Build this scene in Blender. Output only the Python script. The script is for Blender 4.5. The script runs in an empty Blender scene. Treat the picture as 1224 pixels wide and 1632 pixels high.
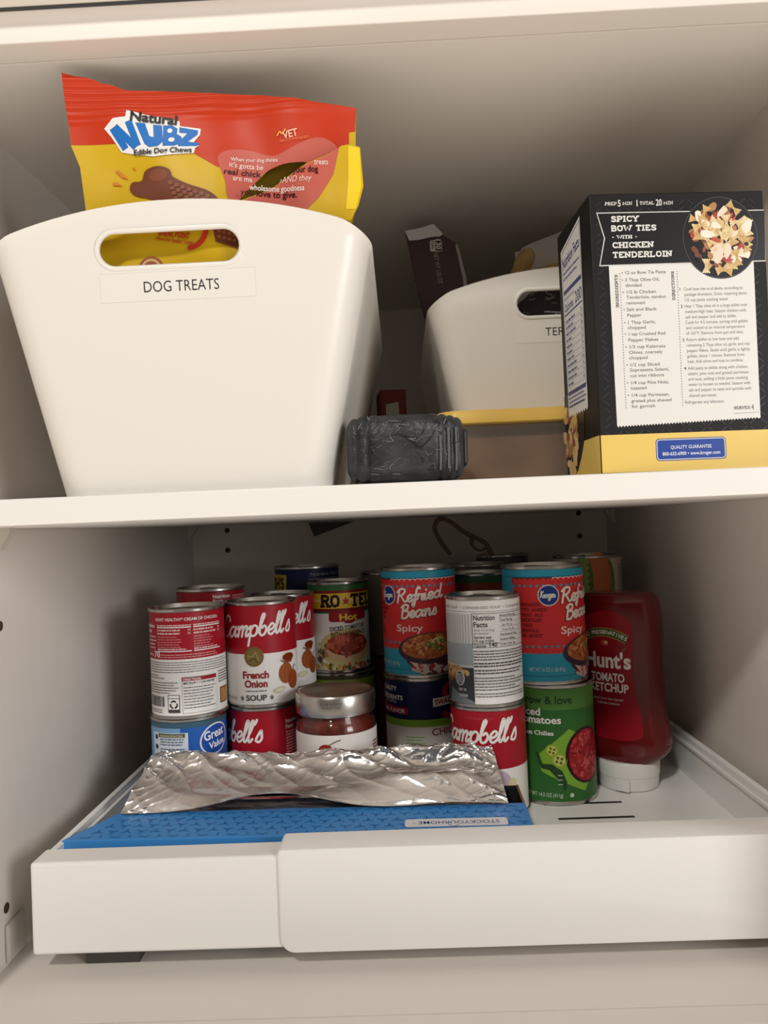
import bpy, bmesh, math, random
from mathutils import Vector, Matrix, noise
from mathutils.geometry import tessellate_polygon
PI = math.pi
sc = bpy.context.scene
COL = sc.collection

# ------------------------------------------------------------------ camera
# world: x right, y into the cabinet (0 = carcass front), z up from eye height, metres
cam_d = bpy.data.cameras.new('camera'); cam = bpy.data.objects.new('camera', cam_d); COL.objects.link(cam)
F_PX = 1220.0
cam_d.sensor_fit = 'AUTO'; cam_d.sensor_width = 36.0; cam_d.lens = F_PX/1632*36.0
cam_d.clip_start = 0.02
fy = Vector(((638-612)/F_PX, -(838-816)/F_PX, -1.0)).normalized()
rl = math.radians(2.4)
ex = Vector((math.cos(rl), math.sin(rl), 0)); ex = (ex-fy*ex.dot(fy)).normalized()
ez = ex.cross(fy)
cam.matrix_world = Matrix.Translation((0, -0.471, 0)) @ Matrix((ex, fy, ez)).to_4x4()
sc.camera = cam

# ------------------------------------------------------------------ light
sc.view_settings.view_transform = 'Standard'; sc.view_settings.look = 'None'
sc.view_settings.exposure = -0.08; sc.view_settings.gamma = 1.0
sc.view_settings.use_curve_mapping = False
wd = bpy.data.worlds.new('kitchen'); sc.world = wd; wd.use_nodes = True
wn = wd.node_tree; bg = wn.nodes['Background']; bg.inputs[1].default_value = 1.0
wt = wn.nodes.new('ShaderNodeTexCoord'); wx = wn.nodes.new('ShaderNodeSeparateXYZ'); wr_ = wn.nodes.new('ShaderNodeValToRGB')
wn.links.new(wt.outputs['Generated'], wx.inputs[0])
wm = wn.nodes.new('ShaderNodeMath'); wm.operation = 'MULTIPLY_ADD'; wm.inputs[1].default_value = 0.5; wm.inputs[2].default_value = 0.5
wn.links.new(wx.outputs[2], wm.inputs[0]); wn.links.new(wm.outputs[0], wr_.inputs[0]); wn.links.new(wr_.outputs[0], bg.inputs[0])
# the room: a lit pale floor below, dim walls around
e = wr_.color_ramp.elements; e[0].position = 0.12; e[0].color = (1.75, 1.58, 1.38, 1); e[1].position = 0.53; e[1].color = (0.07, 0.065, 0.06, 1)
n_ = e.new(0.36); n_.color = (0.49, 0.43, 0.375, 1)

def lamp(name, kind, loc, target, power, size, color, size_y=None):
    l = bpy.data.lights.new(name, 'AREA'); l.energy = power; l.size = size; l.color = color
    l.shape = kind
    if size_y: l.size_y = size_y
    o = bpy.data.objects.new(name, l); COL.objects.link(o); o.location = loc
    o.rotation_euler = (Vector(target)-Vector(loc)).to_track_quat('-Z', 'Y').to_euler()
    return o
lamp('ceiling_lamp', 'DISK', (-0.45, -1.40, 1.16), (0.0, 0.1, -0.1), 17, 0.16, (1.0, 0.965, 0.905))
lamp('window_light', 'RECTANGLE', (1.75, -1.60, 0.40), (-.05, 0.2, -0.05), 27, 0.7, (0.98, 0.98, 1.0), 0.9)

# ------------------------------------------------------------------ materials
def lin(c):
    c = c/255.0
    return c/12.92 if c <= 0.04045 else ((c+0.055)/1.055)**2.4
def rgb(c): return (lin(c[0]), lin(c[1]), lin(c[2]), 1.0)
_mats = {}
def mat(c, rough=0.5, metal=0.0, bump=0.0, bscale=200.0, var=None, vscale=20.0, spec=0.5, trans=0.0, alpha=1.0, ior=1.45, name=None):
    key = (tuple(c), rough, metal, bump, bscale, var and tuple(var), vscale, spec, trans, alpha, ior)
    if key in _mats: return _mats[key]
    m = bpy.data.materials.new(name or 'material'); m.use_nodes = True
    nt = m.node_tree; b = nt.nodes['Principled BSDF']
    b.inputs['Base Color'].default_value = rgb(c); b.inputs['Roughness'].default_value = rough
    b.inputs['Metallic'].default_value = metal; b.inputs['Specular IOR Level'].default_value = spec
    b.inputs['IOR'].default_value = ior
    if trans: b.inputs['Transmission Weight'].default_value = trans
    if alpha < 1: b.inputs['Alpha'].default_value = alpha
    if bump or var:
        tc = nt.nodes.new('ShaderNodeTexCoord')
    if bump:
        n = nt.nodes.new('ShaderNodeTexNoise'); n.inputs['Scale'].default_value = bscale; n.inputs['Detail'].default_value = 4
        bp = nt.nodes.new('ShaderNodeBump'); bp.inputs['Strength'].default_value = bump; bp.inputs['Distance'].default_value = 0.002
        nt.links.new(tc.outputs['Object'], n.inputs['Vector']); nt.links.new(n.outputs[0], bp.inputs['Height'])
        nt.links.new(bp.outputs[0], b.inputs['Normal'])
    if var:
        n2 = nt.nodes.new('ShaderNodeTexNoise'); n2.inputs['Scale'].default_value = vscale; n2.inputs['Detail'].default_value = 6
        r = nt.nodes.new('ShaderNodeValToRGB')
        r.color_ramp.elements[0].position = 0.35; r.color_ramp.elements[1].position = 0.65
        r.color_ramp.elements[0].color = rgb(c); r.color_ramp.elements[1].color = rgb(var)
        nt.links.new(tc.outputs['Object'], n2.inputs['Vector']); nt.links.new(n2.outputs[0], r.inputs[0])
        nt.links.new(r.outputs[0], b.inputs['Base Color'])
    _mats[key] = m
    return m
def ink(c, rough=0.42): return mat(c, rough, 0, spec=0.32, name='print')

M_PAINT = mat((226, 218, 209), 0.5, bump=0.03, bscale=60, name='white_paint')
M_SHELF = mat((240, 236, 229), 0.38, bump=0.02, bscale=40, name='shelf_paint')
M_DRAWER = mat((240, 235, 229), 0.45, name='drawer_white')
M_TRAY = mat((240, 239, 237), 0.32, name='tray_white')
M_BIN = mat((230, 225, 216), 0.3, name='bin_plastic')
M_STEEL = mat((186, 183, 178), 0.24, 1.0, bump=0.02, bscale=300, name='tin')
M_STEEL2 = mat((150, 147, 142), 0.33, 1.0, name='tin_dark')
M_FOIL = mat((226, 222, 220), 0.2, 1.0, bump=0.03, bscale=400, name='aluminium_foil')

# ------------------------------------------------------------------ object helpers
def link_mesh(name, me, parent=None):
    o = bpy.data.objects.new(name, me); COL.objects.link(o)
    if parent is not None: o.parent = parent
    return o
def obj(name, bm, mats, parent=None, smooth=False):
    me = bpy.data.meshes.new(name)
    bmesh.ops.recalc_face_normals(bm, faces=bm.faces)
    bm.to_mesh(me); bm.free()
    for m in (mats if isinstance(mats, (list, tuple)) else [mats]): me.materials.append(m)
    if smooth:
        for p in me.polygons: p.use_smooth = True
        if smooth is not True:
            me.set_sharp_from_angle(angle=math.radians(smooth))
    return link_mesh(name, me, parent)
def thing(name, label, cat, loc=(0, 0, 0), rotz=0.0, group=None):
    o = bpy.data.objects.new(name, None); COL.objects.link(o)
    o.location = loc; o.rotation_euler = (0, 0, rotz); o.empty_display_size = 0.02
    return tag(o, label, cat, group)
def tag(o, label, cat, group=None):
    o['label'] = label; o['category'] = cat
    if group: o['group'] = group
    return o
def struct(name, bm, m, smooth=False, parent=None):
    o = obj(name, bm, m, parent, smooth)
    if parent is None: o['kind'] = 'structure'
    return o
def add_box(bm, x0, x1, y0, y1, z0, z1, bev=0.0, mi=0, segs=2):
    vs = [bm.verts.new(p) for p in ((x0,y0,z0),(x1,y0,z0),(x1,y1,z0),(x0,y1,z0),(x0,y0,z1),(x1,y0,z1),(x1,y1,z1),(x0,y1,z1))]
    fs = [bm.faces.new([vs[i] for i in q]) for q in ((0,3,2,1),(4,5,6,7),(0,1,5,4),(1,2,6,5),(2,3,7,6),(3,0,4,7))]
    for f in fs: f.material_index = mi
    if bev:
        es = list({e for f in fs for e in f.edges})
        bmesh.ops.bevel(bm, geom=es, offset=bev, segments=segs, affect='EDGES', profile=0.5)
def box(*a, **k):
    bm = bmesh.new(); add_box(bm, *a, **k); return bm
def loft(bm, rings, close_u=True, cap0=False, cap1=False, mi=0):
    R = [[bm.verts.new(p) for p in r] for r in rings]
    n = len(R[0])
    for a, b in zip(R, R[1:]):
        for i in range(n if close_u else n-1):
            j = (i+1) % n
            f = bm.faces.new((a[i], a[j], b[j], b[i])); f.material_index = mi
    if cap0: bm.faces.new(R[0][::-1]).material_index = mi
    if cap1: bm.faces.new(R[-1]).material_index = mi
    return R
def lathe(bm, prof, n=64, cap0=False, cap1=False, mi=0):
    rings = [[(r*math.cos(2*PI*i/n), r*math.sin(2*PI*i/n), z) for i in range(n)] for r, z in prof]
    return loft(bm, rings, True, cap0, cap1, mi)
def tube(bm, pts, r, n=8, closed=False, flat=1.0, mi=0):
    pts = [Vector(p) for p in pts]; rings = []
    up = Vector((0.13, 0.21, 0.97))
    for i, p in enumerate(pts):
        a = pts[(i-1) % len(pts)] if (closed or i > 0) else p
        b = pts[(i+1) % len(pts)] if (closed or i < len(pts)-1) else p
        t = (b-a).normalized(); s = t.cross(up).normalized(); u = s.cross(t).normalized()
        rings.append([p + s*(r*math.cos(2*PI*k/n)) + u*(r*flat*math.sin(2*PI*k/n)) for k in range(n)])
    if closed: rings.append(rings[0])
    if closed:
        R = [[bm.verts.new(q) for q in rg] for rg in rings[:-1]]
        for i in range(len(R)):
            A, B = R[i], R[(i+1) % len(R)]
            for k in range(n):
                bm.faces.new((A[k], A[(k+1) % n], B[(k+1) % n], B[k])).material_index = mi
    else:
        loft(bm, rings, True, True, True, mi)
def crom(pts, k=6, closed=False):
    n = len(pts); out = []
    rng = range(n) if closed else range(n-1)
    for i in rng:
        g = (lambda q: pts[q % n]) if closed else (lambda q: pts[min(max(q, 0), n-1)])
        p0, p1, p2, p3 = (Vector(g(i+d)) for d in (-1, 0, 1, 2))
        for s in range(k):
            t = s/k
            out.append(0.5*((2*p1)+(p2-p0)*t+(2*p0-5*p1+4*p2-p3)*t*t+(3*p1-p0-3*p2+p3)*t**3))
    if not closed: out.append(Vector(pts[-1]))
    return out
def stadium(cx, cz, hw, hh, n=10):
    """outline of a slot with round ends, centred at (cx, cz)"""
    out = []
    for k in range(n+1): a = -PI/2+PI*k/n; out.append((cx+hw-hh+hh*math.cos(a), cz+hh*math.sin(a)))
    for k in range(n+1): a = PI/2+PI*k/n; out.append((cx-hw+hh+hh*math.cos(a), cz+hh*math.sin(a)))
    return out

# ------------------------------------------------------------------ printed artwork (flat shapes in mm laid on a surface)
_fc = {}
def font_mesh(s, bold, shear):
    key = (s, bold, shear)
    if key in _fc: return _fc[key]
    cu = bpy.data.curves.new('lettering', 'FONT'); cu.body = s; cu.offset = bold; cu.shear = shear
    cu.resolution_u = 3; cu.fill_mode = 'FRONT'
    o = bpy.data.objects.new('lettering', cu)
    COL.objects.link(o)
    dg = bpy.context.evaluated_depsgraph_get(); me = bpy.data.meshes.new_from_object(o.evaluated_get(dg))
    v = [(p.co.x, p.co.y) for p in me.vertices]; f = [tuple(p.vertices) for p in me.polygons]
    bpy.data.objects.remove(o); bpy.data.curves.remove(cu); bpy.data.meshes.remove(me)
    _fc[key] = (v, f); return v, f
_H = [None]
def cap_h():
    if _H[0] is None:
        v, f = font_mesh('H', 0.0, 0.0); _H[0] = max(p[1] for p in v)
    return _H[0]

SCRIPT = {
 'C': ([[(1.45,1.55),(1.3,1.95),(.8,2.05),(.3,1.5),(.12,.8),(.35,.15),(.8,0),(1.25,.2),(1.5,.6)]], 1.45),
 'a': ([[(.95,.85),(.6,1.0),(.2,.75),(.1,.3),(.3,0),(.65,.2),(.9,.7),(1.0,1.0)],[(1.0,1.0),(.92,.35),(1.0,.02),(1.3,.25)]], 1.22),
 'm': ([[(.02,.75),(.2,1.0),(.22,.6),(.15,0)],[(.2,.55),(.5,1.0),(.68,.85),(.6,0)],[(.64,.55),(.95,1.0),(1.15,.85),(1.05,.2),(1.15,0),(1.4,.25)]], 1.36),
 'p': ([[(.0,.7),(.18,1.0),(.18,.3),(.08,-.9)],[(.18,.6),(.5,1.0),(.85,.8),(.8,.2),(.45,0),(.18,.2)]], 1.0),
 'b': ([[(.0,.3),(.3,1.3),(.5,1.9),(.35,2.05),(.2,1.6),(.12,.5),(.3,.02),(.65,.1),(.8,.55),(.6,.9),(.35,.7)]], .92),
 'e': ([[(.1,.4),(.5,.5),(.7,.8),(.45,1.02),(.15,.7),(.15,.2),(.45,0),(.85,.3)]], .8),
 'l': ([[(.0,.25),(.35,1.2),(.5,1.85),(.36,2.05),(.2,1.5),(.14,.4),(.28,0),(.55,.3)]], .5),
 "'": ([[(.25,2.1),(.22,1.9),(.1,1.65)]], .32),
 's': ([[(.1,.3),(.45,1.05),(.55,.8),(.62,.3),(.4,0),(.08,.12)]], .72),
 'R': ([[(.32,1.95),(.2,1.0),(.1,0)],[(.0,1.6),(.4,2.0),(.95,1.95),(1.0,1.5),(.65,1.1),(.25,1.0)],[(.5,1.05),(.8,.5),(1.05,.05),(1.35,.2)]], 1.28),
 'f': ([[(.8,1.75),(.65,2.02),(.42,1.6),(.3,.5),(.22,-.4),(.08,-.8),(-.02,-.4),(.3,.1),(.6,.35)],[(.08,.88),(.62,.95)]], .62),
 'r': ([[(.0,.6),(.15,.95),(.3,.8),(.5,.9),(.45,.4),(.5,.02),(.75,.25)]], .68),
 'i': ([[(.0,.5),(.18,1.0),(.14,.25),(.25,0),(.5,.25)],[(.24,1.42),(.26,1.5)]], .46),
 'd': ([[(.78,.85),(.5,1.0),(.15,.7),(.12,.2),(.38,0),(.7,.35),(.85,.9)],[(1.0,2.0),(.88,1.0),(.8,.3),(.95,0),(1.2,.25)]], 1.08),
 'B': ([[(.35,1.95),(.22,1.0),(.12,0)],[(.05,1.65),(.45,2.02),(.95,1.9),(.9,1.4),(.4,1.08)],[(.4,1.08),(.95,1.0),(1.05,.5),(.7,.02),(.12,0)]], 1.16),
 'n': ([[(.02,.75),(.2,1.0),(.22,.6),(.15,0)],[(.2,.55),(.55,1.0),(.75,.85),(.68,.2),(.78,0),(1.05,.25)]], 1.02),
 'K': ([[(.3,2),(.15,0)],[(1.0,1.9),(.25,.95)],[(.4,1.1),(.75,.4),(1.05,0),(1.25,.2)]], 1.15),
 'o': ([[(.5,1.0),(.15,.7),(.15,.2),(.45,0),(.8,.3),(.75,.8),(.5,1.0),(.7,.85),(1.0,.9)]], .92),
 'g': ([[(.85,.85),(.5,1.0),(.15,.65),(.2,.15),(.5,.05),(.8,.5),(.92,1.0)],[(.92,1.0),(.85,.1),(.7,-.7),(.35,-.85),(.2,-.5),(.6,-.1),(1.05,.3)]], .98),
}
_S = 0.16
SLAB = {  # straight slab capitals: strokes, width, serif spots (x, y)
 'A': ([[(.02,0),(.4,1)],[(.4,1),(.78,0)],[(.17,.36),(.63,.36)]], .8, [(.02,0),(.78,0)]),
 'B': ([[(.1,0),(.1,1)],[(0,1),(.45,1),(.6,.9),(.6,.65),(.45,.53),(.1,.53)],[(.45,.53),(.65,.42),(.65,.12),(.5,0),(0,0)]], .7, []),
 'C': ([[(.66,.72),(.6,.92),(.38,1),(.15,.9),(.07,.6),(.07,.35),(.18,.1),(.4,0),(.62,.1),(.68,.25)],[(.66,1.0),(.66,.68)]], .74, []),
 'D': ([[(.1,0),(.1,1)],[(0,1),(.4,1),(.63,.85),(.68,.5),(.63,.15),(.4,0),(0,0)]], .76, []),
 'E': ([[(.1,0),(.1,1)],[(0,1),(.6,1),(.6,.78)],[(.1,.52),(.45,.52)],[(0,0),(.62,0),(.62,.24)]], .68, []),
 'F': ([[(.1,0),(.1,1)],[(0,1),(.6,1),(.6,.76)],[(.1,.5),(.45,.5)]], .64, [(.1,0)]),
 'G': ([[(.64,.75),(.55,.95),(.36,1),(.14,.88),(.07,.5),(.15,.12),(.38,0),(.6,.08),(.62,.42)],[(.4,.42),(.72,.42)]], .76, []),
 'H': ([[(.1,0),(.1,1)],[(.66,0),(.66,1)],[(.1,.5),(.66,.5)]], .78, [(.1,0),(.1,1),(.66,0),(.66,1)]),
 'I': ([[(.16,0),(.16,1)]], .34, [(.16,0),(.16,1)]),
 'K': ([[(.1,0),(.1,1)],[(.6,1),(.1,.42)],[(.25,.6),(.66,0)]], .74, [(.1,0),(.1,1),(.6,1),(.66,0)]),
 'L': ([[(.1,0),(.1,1)],[(0,0),(.6,0),(.6,.28)]], .66, [(.1,1)]),
 'M': ([[(.1,0),(.1,1)],[(.1,1),(.48,.25)],[(.48,.25),(.86,1)],[(.86,1),(.86,0)]], .98, [(.1,0),(.86,0)]),
 'N': ([[(.1,0),(.1,1)],[(.1,1),(.66,0)],[(.66,0),(.66,1)]], .8, [(.1,0),(.66,1),(.04,1)]),
 'O': ([[(.38,1),(.14,.88),(.07,.5),(.14,.12),(.38,0),(.62,.12),(.69,.5),(.62,.88),(.38,1)]], .78, []),
 'P': ([[(.1,0),(.1,1)],[(0,1),(.45,1),(.64,.88),(.64,.6),(.45,.46),(.1,.46)]], .7, [(.1,0)]),
 'R': ([[(.1,0),(.1,1)],[(0,1),(.45,1),(.62,.88),(.62,.64),(.45,.52),(.1,.52)],[(.38,.52),(.66,0)]], .74, [(.1,0),(.68,0)]),
 'S': ([[(.58,.75),(.5,.95),(.3,1),(.1,.9),(.08,.7),(.25,.55),(.5,.45),(.62,.28),(.55,.07),(.33,0),(.12,.06),(.06,.26)],[(.6,1),(.6,.72)],[(.06,0),(.06,.28)]], .68, []),
 'T': ([[(.33,0),(.33,1)],[(.02,.76),(.02,1),(.64,1),(.64,.76)]], .68, [(.33,0)]),
 'U': ([[(.1,1),(.1,.25),(.2,.05),(.38,0),(.56,.05),(.66,.25),(.66,1)]], .78, [(.1,1),(.66,1)]),
 'V': ([[(.04,1),(.38,0)],[(.38,0),(.72,1)]], .76, [(.04,1),(.72,1)]),
 'W': ([[(.04,1),(.28,0),(.52,.8),(.76,0),(1.0,1)]], 1.04, [(.04,1),(1.0,1)]),
 'X': ([[(.06,1),(.66,0)],[(.66,1),(.06,0)]], .74, [(.06,1),(.66,0),(.66,1),(.06,0)]),
 'Y': ([[(.04,1),(.36,.48)],[(.68,1),(.36,.48)],[(.36,.48),(.36,0)]], .72, [(.04,1),(.68,1),(.36,0)]),
 '-': ([[(.05,.45),(.4,.45)]], .46, []), '.': ([[(.08,.02),(.1,.02)]], .26, []), ' ': ([], .42, []),
}

class Art:
    def __init__(s): s.items = []
    def tri(s, v, f, col, L): s.items.append((v, f, col, L))
    def poly(s, pts, col, L=1, holes=()):
        loops = [[Vector((p[0], p[1], 0)) for p in pts]]+[[Vector((p[0], p[1], 0)) for p in h] for h in holes]
        flat = [(p.x, p.y) for l in loops for p in l]
        s.tri(flat, [tuple(t) for t in tessellate_polygon(loops)], col, L)
    def rect(s, x0, y0, x1, y1, col, L=1): s.tri([(x0,y0),(x1,y0),(x1,y1),(x0,y1)], [(0,1,2,3)], col, L)
    def ell(s, cx, cy, rx, ry, col, L=1, n=26, rot=0.0):
        c, q = math.cos(rot), math.sin(rot); P = []
        for i in range(n):
            x, y = rx*math.cos(2*PI*i/n), ry*math.sin(2*PI*i/n); P.append((cx+x*c-y*q, cy+x*q+y*c))
        s.tri(P, [tuple(range(n))], col, L)
    def text(s, t, x, y, h, col, L=2, al='L', w=None, bold=0.0, shear=0.0, rot=0.0, sx=1.0):
        v, f = font_mesh(t, bold, shear)
        if not v: return
        k = h/cap_h(); x0 = min(p[0] for p in v); x1 = max(p[0] for p in v)
        kx = k*sx if w is None else w/(x1-x0)
        off = {'L': 0, 'C': (x1-x0)/2, 'R': x1-x0}[al]+x0
        c, q = math.cos(rot), math.sin(rot)
        s.tri([(x+(p[0]-off)*kx*c-p[1]*k*q, y+(p[0]-off)*kx*q+p[1]*k*c) for p in v], f, col, L)
    def stroke(s, pts, w, col, L=2, k=0, closed=False, cap=True):
        P = [Vector(p).to_2d() for p in pts]
        if k: P = [Vector(p).to_2d() for p in crom([(p[0], p[1], 0) for p in P], k, closed)]
        if closed: P.append(P[0])
        n = len(P); A = []; B = []
        for i in range(n):
            a = P[max(i-1, 0)]; b = P[min(i+1, n-1)]
            if closed and i in (0, n-1): a, b = P[-2], P[1]
            d = b-a
            if d.length < 1e-9: d = Vector((1, 0))
            d.normalize(); nn = Vector((-d.y, d.x))*(w/2)
            A.append(P[i]+nn); B.append(P[i]-nn)
        v = [tuple(p) for p in A+B]; f = [(i, i+n, i+n+1, i+1) for i in range(n-1)]
        s.tri(v, f, col, L)
        if cap and not closed:
            for p in (P[0], P[-1]): s.ell(p.x, p.y, w/2, w/2, col, L, 8)
    def line(s, x0, y0, x1, y1, w, col, L=2): s.stroke([(x0, y0), (x1, y1)], w, col, L, cap=False)
    def script(s, t, x, y, xh, w, col, L=2, slant=0.25, width=None, rot=0.0):
        tot = sum(SCRIPT[c][1] for c in t if c != ' ')+.5*t.count(' ')
        kx = xh if width is None else width/tot
        cx = 0; cr, sr = math.cos(rot), math.sin(rot)
        for c in t:
            if c == ' ': cx += .5; continue
            st, adv = SCRIPT[c]
            for pl in st:
                q = [((cx+p[0]+slant*p[1])*kx, p[1]*xh) for p in pl]
                s.stroke([(x+a*cr-b*sr, y+a*sr+b*cr) for a, b in q], w, col, L, k=4)
            cx += adv
    def slab(s, t, x, y, h, col, L=2, sw=0.19, al='L', w=None, rot=0.0, gap=0.14):
        tot = sum(SLAB[c][1]+gap for c in t)-gap
        kx = h if w is None else w/tot
        if al == 'C': x -= tot*kx/2*math.cos(rot); y -= tot*kx/2*math.sin(rot)
        cx = 0; lw = sw*h; cr, sr = math.cos(rot), math.sin(rot)
        T = lambda a, b: (x+a*cr-b*sr, y+a*sr+b*cr)
        for c in t:
            st, adv, ser = SLAB[c]
            ins = lambda b: lw/2+b*(h-lw)
            for pl in st: s.stroke([T((cx+p[0])*kx, ins(p[1])) for p in pl], lw, col, L, cap=False)
            for sx_, sy_ in ser:
                hw = .16*kx+lw*.25
                s.stroke([T((cx+sx_)*kx-hw, ins(sy_)), T((cx+sx_)*kx+hw, ins(sy_))], lw*.85, col, L, cap=False)
            cx += adv+gap
    def dash(s, x0, y0, x1, n, pitch, h, col, L=2, seed=1, fill=0.85, ragged=0.2):
        """n unreadable lines of small print going down from y0"""
        r = random.Random(seed)
        for i in range(n):
            y = y0-i*pitch; x = x0; end = x1-(x1-x0)*ragged*r.random()
            while x < end:
                wl = (0.7+2.6*r.random())*h*1.3; xe = min(x+wl, end)
                s.rect(x, y, xe, y+h, col, L); x = xe+h*0.55/fill*0.8
    def blobs(s, cx, cy, rx, ry, n, size, cols, L=3, seed=1, squash=0.6, rmax=1.0):
        r = random.Random(seed)
        for i in range(n):
            a = 2*PI*r.random(); d = math.sqrt(r.random())*rmax
            x, y = cx+rx*d*math.cos(a), cy+ry*d*math.sin(a); z = size*(.6+.8*r.random()); rot = PI*r.random()
            c, q = math.cos(rot), math.sin(rot); m = 8; P = []
            for k in range(m):
                rr = z*(.75+.5*r.random()); px, py = rr*math.cos(2*PI*k/m), rr*squash*math.sin(2*PI*k/m)
                P.append((x+px*c-py*q, y+px*q+py*c))
            s.tri(P, [tuple(range(m))], cols[r.randrange(len(cols))], L+i*0.015)
    def build(s, name, mp, parent=None, ucuts=(), vcuts=(), rough=0.42, dz=0.00013):
        bm = bmesh.new(); cols = []; lay = bm.verts.layers.float.new('L')
        for v, f, col, L in s.items:
            if col not in cols: cols.append(col)
            mi = cols.index(col); V = []
            for p in v:
                q = bm.verts.new((p[0], p[1], 0)); q[lay] = L; V.append(q)
            for t in f:
                if len(set(t)) < 3: continue
                try: bm.faces.new([V[i] for i in t]).material_index = mi
                except ValueError: pass
        for ax, cuts in ((0, ucuts), (1, vcuts)):
            for c in cuts:
                co = [0, 0, 0]; co[ax] = c; no = [0, 0, 0]; no[ax] = 1
                bmesh.ops.bisect_plane(bm, geom=bm.verts[:]+bm.edges[:]+bm.faces[:], dist=1e-6, plane_co=co, plane_no=no)
        nrm = []
        bm.verts.ensure_lookup_table(); bm.verts.index_update()
        bm.normal_update()
        for f in bm.faces:
            if f.normal.z < 0: f.normal_flip()
        for v in bm.verts:
            p, n = mp(v.co.x, v.co.y); n = Vector(n).normalized()
            v.co = Vector(p)+n*(dz*v[lay]); nrm.append(n)
        me = bpy.data.meshes.new(name); bm.to_mesh(me); bm.free()
        for c in cols: me.materials.append(c if isinstance(c, bpy.types.Material) else ink(c, rough))
        for p in me.polygons: p.use_smooth = True
        me.normals_split_custom_set_from_vertices([tuple(n) for n in nrm])
        return link_mesh(name, me, parent)

def cyl_map(R):
    def f(u, v):
        t = u*.001/R; n = (math.sin(t), -math.cos(t), 0)
        return (R*n[0], R*n[1], v*.001), n
    return f
def front_map(ox, y, oz):     # flat panel facing -y, mm from (ox, oz)
    return lambda u, v: ((ox+u*.001, y, oz+v*.001), (0, -1, 0))

# ================================================================== SETTING: the cabinet
XL, XR, YB, ZC, ZF = -0.289, 0.283, 0.589, 0.300, -0.297
struct('floor', box(XL-.02, XR+.02, 0.0005, YB+.02, ZF-.019, ZF), M_PAINT)
struct('trim_2', box(XL-.06, XR+.06, -.019, 0.0, ZF-.05, ZF+.0004, bev=.0012), M_PAINT)
struct('ceiling', box(XL-.02, XR+.02, 0.0005, YB+.02, ZC, ZC+.0205), M_PAINT)
struct('trim_1', box(XL-.06, XR+.06, -.019, 0.0, ZC+.0006, ZC+.0207, bev=.0008), M_PAINT)
struct('door_1', box(XL-.06, XR+.06, -.039, -.0195, ZC+.0215, ZC+.30, bev=.002), M_PAINT)
struct('wall_back', box(XL-.02, XR+.02, YB, YB+.012, ZF, ZC), M_PAINT)
wl = struct('wall_left', box(XL-.019, XL, -.0185, YB, ZF, ZC), M_PAINT)
wr = struct('wall_right', box(XR, XR+.019, -.0185, YB, ZF, ZC), M_PAINT)
struct('trim_3', box(XL-.06, XL-.0195, -.019, 0.0, ZF+.0006, ZC+.0004, bev=.0008), M_PAINT)
struct('trim_4', box(XR+.0195, XR+.06, -.019, 0.0, ZF+.0006, ZC+.0004, bev=.0008), M_PAINT)
M_HOLE = mat((70, 52, 34), 0.9, name='drilled_hole')
def hole(parent, loc, axis):
    bm = bmesh.new(); lathe(bm, [(.0001, .0001), (.0032, .0001), (.0036, .0004), (.0036, 0)], 20)
    o = obj('peg_hole', bm, M_HOLE, parent)
    o.rotation_euler = {'x': (0, PI/2, 0), '-x': (0, -PI/2, 0), '-y': (PI/2, 0, 0)}[axis]; o.location = loc
for x, z in ((-.2408, .0035), (-.241, -.0239), (.246, .0070), (.2462, -.0242)):
    hole(bpy.data.objects['wall_back'], (x, YB, z), '-y')
hole(wl, (XL, .0681, -.2576), 'x'); hole(wl, (XL, .0718, -.0597), 'x')

# shelf board and its clips
ZS, ZSU = 0.0270, 0.0102
tag(obj('shelf_board', box(XL+.0008, XR-.0008, .004, YB-.001, ZSU, ZS, bev=.0009), M_SHELF), 'white painted shelf board across the middle of the cabinet', 'shelf')
M_CLIP = mat((206, 200, 190), 0.25, name='clear_plastic')
def clip(x, y, z, s, label):
    bm = bmesh.new()
    pr = [(0, 0), (0, -.016), (.004, -.016), (.012, -.003), (.012, 0)]
    loft(bm, [[(x+s*a, y-.004, z+b) for a, b in pr], [(x+s*a, y+.004, z+b) for a, b in pr]], True, True, True)
    tag(obj('shelf_clip', bm, M_CLIP), label, 'shelf clip', 'clear clips under the shelf')
clip(XL, .070, ZSU, 1, 'clear plastic clip under the front left end of the shelf')
clip(XL, .565, ZSU, 1, 'clear clip under the shelf in the back left corner')
clip(XR, .548, ZSU, -1, 'clear clip under the shelf in the back right corner')
clip(XL, .012, ZS+.034, 1, 'clear clip on the left side panel above the shelf, beside the dog treats bin')
tag(obj('wall_plate', box(XL, XL+.0035, .064, .090, -.2945, -.268, bev=.0016), mat((196, 189, 180), 0.3)), 'pale plastic plate on the left side panel near the cabinet floor', 'plate')
bm = bmesh.new()
pr = [(0, -.026), (.012, -.026), (.012, -.02), (.004, -.004), (.004, .012), (0, .012)]
bm2 = bm
tri = [(-.1268, .0095), (-.1197, -.0098), (-.064, .0085)]
loft(bm2, [[(x, YB-.0035, z) for x, z in tri], [(x, YB-.0008, z) for x, z in tri]], True, True, True)
tag(obj('paper_corner', bm2, mat((92, 86, 78), .8)), 'dark grey paper corner poking down behind the shelf', 'paper')

# ================================================================== PULL-OUT DRAWER
ZD = -0.2555
dr = thing('pull_out_drawer', 'wide white pull-out drawer holding the cans under the shelf', 'drawer', (0, .05, ZD-.004))
def dpart(name, b, m, smooth=False):
    o = obj(name, b, m, dr, smooth); o.location = (0, -.05, -(ZD-.004)); return o
dpart('tray_floor', box(-.2572, .2690, .0745, .565, ZD-.004, ZD), M_TRAY)
bm = box(-.262, -.0700, .049, .0735, -.2815, -.2192, bev=.0022, segs=3); dpart('front_panel', bm, M_DRAWER)
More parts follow.
